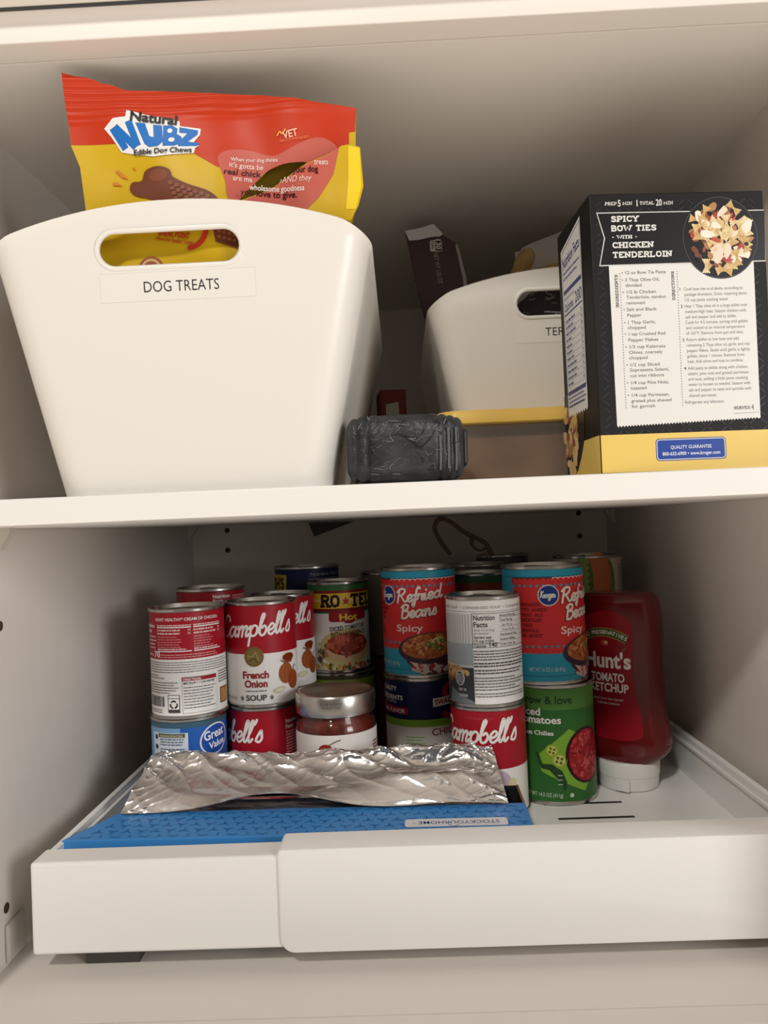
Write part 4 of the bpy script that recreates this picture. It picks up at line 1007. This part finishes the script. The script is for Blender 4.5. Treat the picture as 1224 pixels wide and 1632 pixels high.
# front panel; drawn in zoomed picture units (3.47 to a pixel) then scaled to mm
def fq(x, y):
    t = (y-95)/(1585-95); xl = 208+t*66; xr = 1162+t*110
    return ((x-xl)/(xr-xl)*W_, H_*(1-t))
def fr(*p): return [fq(*q) for q in p]
A = Art()
def ft(t, x, y, h, col, L=3, w=None, bold=0.0, al='L', rot=0.0):
    u, v = fq(x, y); A.text(t, u, v, h*.1137, col, L, al, None if w is None else w*.1127, bold, 0, rot)
def fs(t, x, y, h, col, L=3, w=None, sw=.2, rot=0.0):
    u, v = fq(x, y); A.slab(t, u, v, h*.1137, col, L, sw, 'L', None if w is None else w*.1127, rot)
DK = (56, 52, 49)
for i in range(17):                     # embossed crossed lines of the carton
    for j in range(16):
        if i % 2 == j % 2:
            cx, cy = 2+i*6.6, 27+j*9.6
            for a, b in ((4.8, 4.0), (4.8, -4.0), (-4.8, 4.0), (-4.8, -4.0)):
                x1, y1, x2, y2 = cx+a*.25, cy+b*.25, cx+a, cy+b
                if .8 < min(x1, x2) and max(x1, x2) < W_-.8 and max(y1, y2) < H_-1: A.stroke([(x1, y1), (x2, y2)], .55, DK, .6, cap=False)
A.rect(.3, .3, W_-.3, 23.8, PY, 1)
LW = (216, 212, 206)
A.poly(fr((248, 197), (1170, 200), (1186, 480), (264, 484), (290, 335)), LW, 1); A.poly(fr((254, 202), (1172, 205), (1184, 474), (270, 478), (296, 335)), PB, 2)
zig = []
for k in range(48):
    zig.append((360+k*(1168-360)/48, 1335-k*.45)); zig.append((360+(k+.5)*(1168-360)/48, 1344-k*.45))
A.poly(fr((316, 484), (1118, 481), (1172, 1318), *reversed(zig)), (228, 224, 218), 3)
fs('PREP', 296, 160, 19, LW, 3, 66, .19); ft('5', 366, 166, 34, LW, 3, 16, .02); fs('MIN.', 392, 160, 19, LW, 3, 62, .15); A.rect(*fq(468, 168), *fq(472, 134), LW, 3)
fs('TOTAL', 486, 160, 19, LW, 3, 80, .19); ft('20', 574, 166, 34, LW, 3, 34, .02); fs('MIN.', 616, 162, 19, LW, 3, 62, .15)
for t, x, y, h, w in (('SPICY', 330, 250, 34, 152), ('BOW TIES', 330, 300, 34, 254), ('- WITH -', 334, 340, 20, 142), ('CHICKEN', 338, 390, 34, 230), ('TENDERLOIN', 340, 442, 34, 332)):
    fs(t, x, y, h, (236, 232, 226), 4, w, .22)
# plate of bow ties
pcx, pcy = fq(930, 345); A.ell(pcx, pcy, 24.4, 26.2, (20, 19, 20), 4, 60); A.ell(pcx, pcy, 24.0, 25.7, (88, 88, 88), 4.2, 60); A.ell(pcx, pcy, 23.7, 25.4, (24, 22, 22), 4.4, 60)
r = random.Random(12)
def bow(x, y, s, a, col, L):
    c, q = math.cos(a), math.sin(a); P = []
    pts = [(-1, .62)]+[(-1.06 if k % 2 else -.94, .62-1.24*k/8) for k in range(1, 8)]+[(-1, -.62), (-.15, -.16), (.15, -.16), (1, -.62)]+[(1.06 if k % 2 else .94, -.62+1.24*k/8) for k in range(1, 8)]+[(1, .62), (.15, .16), (-.15, .16)]
    for a_, b_ in pts: P.append((x+s*(a_*c-b_*q), y+s*(a_*q+b_*c)))
    A.poly(P, col, L)
    for d in (-.3, 0, .3): A.stroke([(x-s*.8*c-d*s*(-q)*1.2, y-s*.8*q+d*s*c*1.2), (x-s*.1*c, y-s*.1*q)], .22, (176, 128, 62), L+.1, cap=False); A.stroke([(x+s*.8*c-d*s*q*1.2, y+s*.8*q+d*s*c*1.2), (x+s*.1*c, y+s*.1*q)], .22, (176, 128, 62), L+.1, cap=False)
A.blobs(pcx, pcy, 19, 21, 60, 2.8, [(150, 84, 60), (120, 70, 44), (176, 128, 84)], 5, 19)
L = 7.0
for k in range(84):
    a = 2*PI*r.random(); d = math.sqrt(r.random()); x, y = pcx+19.5*d*math.cos(a), pcy+22*d*math.sin(a); L += .09
    kind = r.random()
    if kind < .58: bow(x, y, 4.4+r.random(), PI*r.random(), [(222, 194, 138), (232, 210, 162), (208, 174, 116)][k % 3], L)
    elif kind < .74: A.blobs(x, y, 1, 1, 1, 2.6, [(186, 84, 66), (172, 66, 58)], L, k, .5)
    elif kind < .94: A.blobs(x, y, .5, .5, 1, 3.8, [(240, 228, 208), (234, 214, 190)], L, k, .55)
    else: A.ell(x, y, 1.5, 1.2, (36, 26, 34), L, 10); 
g = (96, 92, 90)
def vt(t, x, y, h, w):
    u, v = fq(x, y); A.slab(t, u, v, h*.1137, g, 5, .22, 'L', w*.1137, PI/2)
vt('INGREDIENTS', 372, 706, 17, 180); vt('DIRECTIONS', 684, 674, 17, 158)
for k in range(52): A.rect(*[c for c in fq(374+k*.66, 524+k*14)], *[c for c in fq(378+k*.66, 530+k*14)], g, 5)
for k in range(52): A.rect(*[c for c in fq(690+k*.72, 520+k*14)], *[c for c in fq(694+k*.72, 526+k*14)], g, 5)
ing = [('• 12 oz Bow Tie Pasta', 386, 530, 250), ('• 3 Tbsp Olive Oil,', 388, 569, 212), ('divided', 408, 598, 90), ('• 1/2 lb Chicken', 392, 634, 188), ('Tenderloin, tendon', 412, 662, 224), ('removed', 414, 692, 102), ('• Salt and Black', 396, 727, 188), ('Pepper', 418, 758, 80), ('• 1 Tbsp Garlic,', 400, 796, 180), ('chopped', 420, 824, 102), ('• 1 tsp Crushed Red', 404, 858, 228), ('Pepper Flakes', 424, 890, 168), ('• 1/3 cup Kalamata', 408, 926, 226), ('Olives, coarsely', 428, 956, 188), ('chopped', 428, 985, 104), ('• 1/2 cup Sliced', 412, 1022, 188), ('Sopresetta Salami,', 432, 1050, 222), ('cut into ribbons', 434, 1080, 190), ('• 1/4 cup Pine Nuts,', 416, 1118, 236), ('toasted', 436, 1146, 90), ('• 1/4 cup Parmesan,', 420, 1184, 236), ('grated plus shaved', 440, 1214, 226), ('for garnish', 442, 1243, 132)]
for t, x, y, w in ing: ft(t, x, y, 17, (112, 108, 106), 5, w, .006)
dirs = [('1', 708, 626, 12, 1), ('Cook bow ties to al dente, according to', 730, 626, 336, 0), ('package directions. Drain, reserving about', 736, 655, 354, 0), ('1/2 cup pasta cooking water', 738, 684, 246, 0), ('2', 714, 718, 14, 1), ('Heat 1 Tbsp olive oil in a large skillet over', 736, 718, 358, 0), ('medium-high heat. Season chicken with', 740, 747, 346, 0), ('salt and pepper and add to skillet.', 742, 776, 290, 0), ('Cook for 4-5 minutes, turning until golden', 742, 805, 354, 0), ('and cooked to an internal temperature', 745, 834, 334, 0), ('of 165°F. Remove from pan and slice.', 746, 863, 326, 0), ('3', 726, 899, 14, 1), ('Return skillet to low heat and add', 748, 897, 296, 0), ('remaining 2 Tbsp olive oil, garlic and red', 750, 927, 356, 0), ('pepper flakes. Sauté until garlic is lightly', 752, 956, 358, 0), ('golden, about 1 minute. Remove from', 753, 985, 324, 0), ('heat. Add olives and toss to combine.', 756, 1014, 316, 0), ('4', 736, 1050, 14, 1), ('Add pasta to skillet along with chicken,', 757, 1050, 342, 0), ('salami, pine nuts and grated parmesan', 758, 1079, 344, 0), ('and toss, adding a little pasta cooking', 760, 1108, 338, 0), ('water to loosen as needed. Season with', 762, 1137, 350, 0), ('salt and pepper to taste and sprinkle with', 763, 1166, 354, 0), ('shaved parmesan.', 765, 1196, 158, 0), ('Refrigerate any leftovers.', 743, 1231, 222, 0)]
for t, x, y, w, b in dirs: ft(t, x, y, 17, (118, 114, 112) if not b else (80, 76, 74), 5, None if b else w, .01 if b else .0)
fs('SERVES', 1020, 1270, 17, (100, 96, 94), 5, 92, .2); ft('4', 1120, 1276, 32, (80, 76, 74), 5, 14, .0)
for k in range(24): A.rect(*fq(1018+k*6.2, 1293-k*.1), *fq(1021+k*6.2, 1290-k*.1), g, 5)
def rnd(x0, y0, x1, y1, r_):
    P = []
    for cx, cy, a0 in ((x1-r_, y1-r_, 0), (x0+r_, y1-r_, PI/2), (x0+r_, y0+r_, PI), (x1-r_, y0+r_, 1.5*PI)):
        for k in range(6): a = a0+PI/2*k/5; P.append((cx+r_*math.cos(a), cy+r_*math.sin(a)))
    return P
(xa, ya_), (xb, yb_) = fq(582, 1530), fq(974, 1412)
A.poly(rnd(xa, ya_, xb, yb_, 2.2), (30, 58, 130), 3); A.poly(rnd(xa+.5, ya_+.5, xb-.5, yb_-.5, 1.9), (224, 224, 230), 4); A.poly(rnd(xa+1, ya_+1, xb-1, yb_-1, 1.5), (32, 66, 150), 5)
ft('QUALITY GUARANTEE', 778, 1468, 18, (226, 228, 236), 6, 232, .008, 'C'); ft('800-632-6900 • www.kroger.com', 780, 1502, 18, (226, 228, 236), 6, 326, .014, 'C')
A.build('recipe_print', lambda u, v: ((u*.001, -.0002, v*.001), (0, -1, 0)), pb, rough=.36, dz=.00004)
# left side panel: u runs from the back (0) to the front edge (D_)
A = Art(); NV_ = (34, 48, 110)
A.rect(.3, .3, D_-.3, 24, PY, 1); A.poly([(.3, .3), (14, .3), (26, 6), (34, 14), (42, 25), (46, 60), (.3, 60)], (40, 32, 28), 2)
A.blobs(13, 30, 14, 24, 60, 4.5, [(214, 180, 118), (226, 196, 140), (176, 132, 80), (150, 70, 56)], 3, 8)
zz = []
for k in range(18): zz.append((10+k*2.5, 45 if k % 2 else 43))
A.poly([(8, H_-14), (53, H_-6)]+list(reversed(zz)), (226, 224, 222), 4)
A.poly([(10, 60), (52, 60), (52, H_-8), (10, H_-15.5)], NV_, 4.5); A.poly([(10.6, 60.6), (51.4, 60.6), (51.4, H_-8.8), (10.6, H_-16.2)], (226, 224, 222), 5)
A.text('Nutrition Facts', 12, H_-28, 7.2, NV_, 6, 'L', 38, .02, 0, .1); A.dash(12, H_-32, 50, 2, 4, 1.5, (90, 98, 140), 6, 3); A.rect(11.5, H_-46, 50.5, H_-43, NV_, 6)
A.text('Amount per serving', 12, H_-50, 2.2, NV_, 6, 'L', 22); A.text('Calories', 12, H_-58, 5.4, NV_, 6, 'L', 20, .02); A.text('200', 36, H_-58, 7.5, NV_, 6, 'L', 14, .02); A.rect(11.5, H_-61, 50.5, H_-59.8, NV_, 6)
r = random.Random(3)
for k in range(11):
    y = H_-66-k*4.4; A.rect(11.5, y-1, 50.5, y-.7, (110, 116, 150), 6); A.dash(13, y, 36, 1, 1, 1.8, (90, 98, 140), 6, 100+k, ragged=.5); A.text('%d%%' % r.randrange(0, 12), 50, y, 2.2, NV_, 6, 'R', None, .01)
A.rect(11.5, H_-116.5, 50.5, H_-113.8, NV_, 6); A.rect(10, 48, 52, 49, (226, 224, 222), 5)
A.dash(12, 58.5, 50, 4, 2.8, 1.3, (96, 102, 140), 6, 130); A.dash(12, 50, 50, 1, 2, 1.2, (96, 102, 140), 6, 131)
A.build('facts_print', lambda u, v: ((-.0002, (D_-u)*.001, v*.001), (-1, 0, 0)), pb, rough=.36, dz=.00004)

# ------------------------------------------------------------------ black wrapped brick
bm = bmesh.new()
bw, bd, bh = .0385, .027, .0222
NX, NA = 72, 64
rings = []
for i in range(NX+1):
    s = -1+2*i/NX; x = s*bw
    sc_ = (1-abs(s)**7)**(1/4.0) if abs(s) < 1 else 0.0
    sc_ = max(sc_, .02)
    ribs = 0
    for c in (.56, .70, .83):
        ribs -= .0012*math.exp(-((s-c)/.03)**2)
    for c in (-.62, -.80): ribs -= .0013*math.exp(-((s-c)/.04)**2)
    rg = []
    for k in range(NA):
        a = 2*PI*k/NA; e = 4.0
        cy, cz = math.cos(a), math.sin(a)
        y = math.copysign(abs(cy)**(2/e), cy)*bd*sc_; z = math.copysign(abs(cz)**(2/e), cz)*bh*(sc_**.8)
        d = Vector((0, y, z)); n = d.normalized() if d.length > 0 else d
        off = ribs+.0006*noise.noise(Vector((x*60, y*60, z*60)))+.0003*noise.noise(Vector((x*220, y*220, z*220)))
        if y < 0: off -= .0011*math.exp(-((z-.0015+.04*x)/.0006)**2)
        d += n*off*min(1, sc_)
        rg.append((x, d.y, d.z+bh))
    rings.append(rg)
loft(bm, rings, True, True, True)
bkm = mat((62, 62, 64), .42, bump=.5, bscale=260, var=(34, 34, 36), vscale=60, name='black_wrap')
bk = tag(obj('wrapped_brick', bm, bkm, None, True), 'dark grey wrinkled plastic-wrapped brick at the shelf edge beside the dog treats bin', 'package')
bk.location = (.0048, .0360, ZS+.0006); bk.rotation_euler = (0, math.radians(1.2), 0)
r = random.Random(6); A = Art()
for k in range(46):
    x, y = r.uniform(-30, 30), r.uniform(5, 39); a = r.choice([0, PI/2, r.uniform(0, PI)]); P = [(x, y)]
    for q in range(3): a += r.uniform(-.5, .5); P.append((P[-1][0]+1.5*math.cos(a), P[-1][1]+1.2*math.sin(a)))
    A.stroke(P, .3+.35*r.random(), [(112, 112, 114), (92, 92, 94), (24, 24, 25)][k % 3], 1, 3)
for x in (22, 27.2, 32):
    A.stroke([(x, 7+r.random()*2), (x+.3, 20), (x, 24+r.random()*10)], 1.3, (96, 96, 98), .5, 4)
A.stroke([(-12, 28), (-2, 30), (8, 22), (14, 25), (19, 32)], .5, (26, 26, 27), 1, 4)
def bkmap(u, v):
    x, z = u*.001, v*.001; s = x/bw; sc_ = (1-abs(s)**7)**.25; q = min(1, abs((z-bh)/(bh*sc_**.8))); t = (1-q**4)**.25
    return (x, -(bd*sc_*t)-.0006, z), (0, -1, (z-bh)/bh*.5)
A.build('scuffs', bkmap, bk, [-36+3*k for k in range(25)], [3*k for k in range(15)], .5, .00005)
bm = bmesh.new(); add_box(bm, .036, .0402, -.016, .010, .010, .034, bev=.002); obj('end_seal', bm, mat((18, 18, 18), .5), bk)

# ------------------------------------------------------------------ food container with yellow lid
fc = thing('food_container', 'flat clear food container with a pale yellow lid behind the wrapped brick', 'container', (.112, .1225, ZS)); fc.scale = (1, .94, 1)
def rrect(hw, hd, r, z, n=6):
    P = []
    for cx, cy, a0 in ((hw-r, hd-r, 0), (-hw+r, hd-r, PI/2), (-hw+r, -hd+r, PI), (hw-r, -hd+r, 1.5*PI)):
        for k in range(n+1): a = a0+PI/2*k/n; P.append((cx+r*math.cos(a), cy+r*math.sin(a), z))
    return P
bm = bmesh.new()
loft(bm, [rrect(.074, .032, .010, .0005), rrect(.077, .035, .012, .004), rrect(.0795, .0375, .013, .047), rrect(.0785, .0365, .012, .047), rrect(.076, .034, .011, .0045), rrect(.074, .032, .010, .0015)], True, True, True)
obj('container_body', bm, mat((244, 236, 226), .18, trans=.92, ior=1.12, name='clear_tub'), fc, 50)
bm = bmesh.new(); loft(bm, [rrect(.0755, .0325, .012, .0445, 8), rrect(.081, .0390, .014, .0445, 8), rrect(.0822, .0402, .014, .0455, 8), rrect(.0822, .0402, .014, .0530, 8), rrect(.0808, .0388, .014, .0548, 8), rrect(.074, .032, .012, .0548, 8), rrect(.072, .030, .012, .0535, 8)], True, True, True)
obj('lid', bm, mat((232, 190, 92), .3, name='yellow_lid'), fc, 40)
bm = bmesh.new(); rg = []
for z in (.0046, .012, .02, .028, .035): rg.append([(x*.99, y*.99, z) for x, y, _ in rrect(.0752+z*.06, .0332+z*.06, .012, z, 10)])
rg.append([(x*.985, y*.985, .036+.006*noise.noise(Vector((x*40, y*40, 1)))+(.0 if x > -.05 else -.007)) for x, y, _ in rrect(.077, .035, .012, 0, 10)])
loft(bm, rg, True, True, True)
obj('contents', bm, mat((170, 136, 106), .8, bump=.3, bscale=120, var=(142, 110, 84), vscale=45, name='tan_crumbs'), fc, 30)

# ------------------------------------------------------------------ brown snack wrapper, clear bag, dark pouch in the rear bin
sw = thing('snack_wrapper', 'dark brown snack wrapper with a white torn end sticking out of the rear bin', 'wrapper', (.048, .250, .110))
def wq(x, y):
    s = .735/1220*1000; dx, dy = x-638, y-838
    return ((dx*C_-dy*Q_)*s-48.0, -(dx*Q_+dy*C_)*s-110.0)
wo = [wq(*p) for p in ((645, 375), (690, 366), (706, 384), (727, 397), (741, 450), (748, 520), (760, 620), (716, 640), (690, 560), (668, 480))]
def wmap(side):
    def f(u, v): return (u*.001, -.004*side*max(0, 1-((u-10)/45)**2)+.0012*math.sin(u*.25)+.0008*math.sin(v*.3), v*.001), (0, -side, 0)
    return f
A = Art(); A.poly(wo, mat((48, 24, 24), .32, name='brown_film'), 0)
A.poly([wq(*p) for p in ((645, 375), (690, 366), (705, 382), (700, 386), (652, 391))], (176, 172, 164), 1); A.poly([wq(*p) for p in ((727, 397), (741, 450), (748, 520), (743, 520), (735, 450), (724, 400))], (140, 130, 124), 1)
u, v = wq(684, 392); A.poly(rnd(u, v-11, u+11.5, v, 2.2), (168, 160, 150), 1); A.poly(rnd(u+5.3, v-10.3, u+10.9, v-.7, 1.2), (48, 24, 24), 2)
u, v = wq(694, 391); A.text('130', u, v, 4.2, (200, 190, 180), 3, 'L', 9, .02, 0, -PI/2)
u, v = wq(687, 391); A.text('CALORIES', u, v, 1.6, (48, 24, 24), 3, 'L', 9, .01, 0, -PI/2)
u, v = wq(690, 413); A.text('NET WT 1.55 OZ', u, v, 4.0, (150, 128, 122), 2, 'L', 29, .0, 0, -PI/2+.12)
A.build('front_film', wmap(1), sw, [-40+4*k for k in range(28)], [-60+5*k for k in range(45)], .32, .0002)
A = Art(); A.poly(wo, (150, 144, 138), 0); A.build('back_film', wmap(-1), sw, [-40+4*k for k in range(28)], [-60+5*k for k in range(45)], .4, 0)

# dark pouch seen through the rear bin's hand hole
bm = bmesh.new(); rings = []
for j in range(13):
    z = .006+.166*j/12; k = math.sin(PI*min(1, (j+1.5)/14))**.5; rg = []
    for i in range(40):
        a = 2*PI*i/40; rr2 = 1+.05*noise.noise(Vector((math.cos(a)*2, math.sin(a)*2, z*30)))
        rg.append((math.copysign(abs(math.cos(a))**.7, math.cos(a))*.070*k*rr2, math.copysign(abs(math.sin(a))**.8, math.sin(a))*.032*k*rr2, z))
    rings.append(rg)
loft(bm, rings, True, True, True)
dp = tag(obj('snack_pouch', bm, mat((30, 20, 24), .3, bump=.3, bscale=50, name='dark_film'), None, True), 'dark patterned pouch seen through the hand hole of the rear bin', 'pouch')
dp.location = (.150, .203, ZS+.004)
A = Art(); r = random.Random(5); PG = (150, 142, 142)
for k in range(24):
    x, y = r.uniform(-45, 40), r.uniform(130, 162); R2 = r.uniform(2, 5); a0 = r.uniform(0, 6)
    A.stroke([(x+R2*math.cos(a0+q*.7), y+R2*.7*math.sin(a0+q*.7)) for q in range(r.randrange(3, 7))], .8, PG, 1, 3)
A.stroke([(-22, 143), (0, 141), (20, 143)], 1.0, PG, 1, 3)
def dmap(u, v):
    x = u*.001; return (x, -.0350+.008*(x/.05)**2, v*.001), (0, -1, 0)
A.build('curl_print', dmap, dp, [-50+4*k for k in range(25)], (), .3)

# clear bag of pale snack pieces
bm = bmesh.new(); rings = []
for j in range(25):
    t = j/24; z = .155*t; hw = .060*(1-.10*t**2); hd = .028*(1-t)**.7+.0035; rg = []
    for i in range(56):
        a = 2*PI*i/56; w = 1+.10*noise.noise(Vector((math.cos(a)*2.2, math.sin(a)*2.2, z*32)))+.05*noise.noise(Vector((math.cos(a)*6, math.sin(a)*6, z*90)))
        rg.append((math.copysign(abs(math.cos(a))**.8, math.cos(a))*hw*w+.010*t, math.copysign(abs(math.sin(a))**.8, math.sin(a))*hd*w, z+.010*math.cos(a)*t-.010*t*max(0, -math.cos(a))))
    rings.append(rg)
loft(bm, rings, True, True, False)
m = bpy.data.materials.new('clear_film'); m.use_nodes = True; nt = m.node_tree; b = nt.nodes['Principled BSDF']
b.inputs['Base Color'].default_value = (.92, .91, .89, 1); b.inputs['Roughness'].default_value = .2
tr = nt.nodes.new('ShaderNodeBsdfTransparent'); mx = nt.nodes.new('ShaderNodeMixShader'); mx.inputs[0].default_value = .5
nt.links.new(tr.outputs[0], mx.inputs[1]); nt.links.new(b.outputs[0], mx.inputs[2]); nt.links.new(mx.outputs[0], nt.nodes['Material Output'].inputs[0])
cb = tag(obj('clear_bag', bm, m, None, 35), 'crinkled clear plastic bag standing in the rear bin', 'bag')
cb.location = (.168, .272, .126)
MT = mat((206, 176, 116), .75, bump=.25, bscale=180, var=(180, 146, 88), vscale=60, name='pale_snack')
def snack(loc, rot, s):
    bm = bmesh.new(); rg = []
    for j in range(13):
        t = -1+2*j/12; rad = s*.42*math.sqrt(max(.02, 1-abs(t)**3.2))
        rg.append([(rad*math.cos(2*PI*i/18), rad*.8*math.sin(2*PI*i/18), t*s) for i in range(18)])
    loft(bm, rg, True, True, True)
    o = tag(obj('snack_stick', bm, MT, None, True), 'pale tan snack piece inside the clear bag', 'snack', 'snack pieces in the clear bag'); o.location = loc; o.rotation_euler = rot
snack((0.128, 0.266, 0.242), (0, .45, .2), .023)
snack((0.150, 0.264, 0.235), (0, 1.2, .1), .022)
snack((0.176, 0.266, 0.236), (0, 1.7, .3), .022)
snack((0.158, 0.278, 0.250), (.3, 1.4, .5), .019)
snack((0.196, 0.272, 0.246), (0, .8, .5), .019)

# red and white carton in the gap between the bins
rc = thing('small_carton', 'dark red and white carton standing in the gap between the two bins', 'box', (-.0040, .270, ZS), math.radians(6))
bm = box(-.0125, .0125, -.020, .020, 0, .102, bev=.0008); obj('carton', bm, mat((104, 22, 14), .5), rc)
A = Art(); A.poly([(-7, 40), (7, 40), (5, 90), (-7, 88)], (170, 162, 150), 1); A.build('white_panel', lambda u, v: ((u*.001, -.0202, v*.001), (0, -1, 0)), rc)
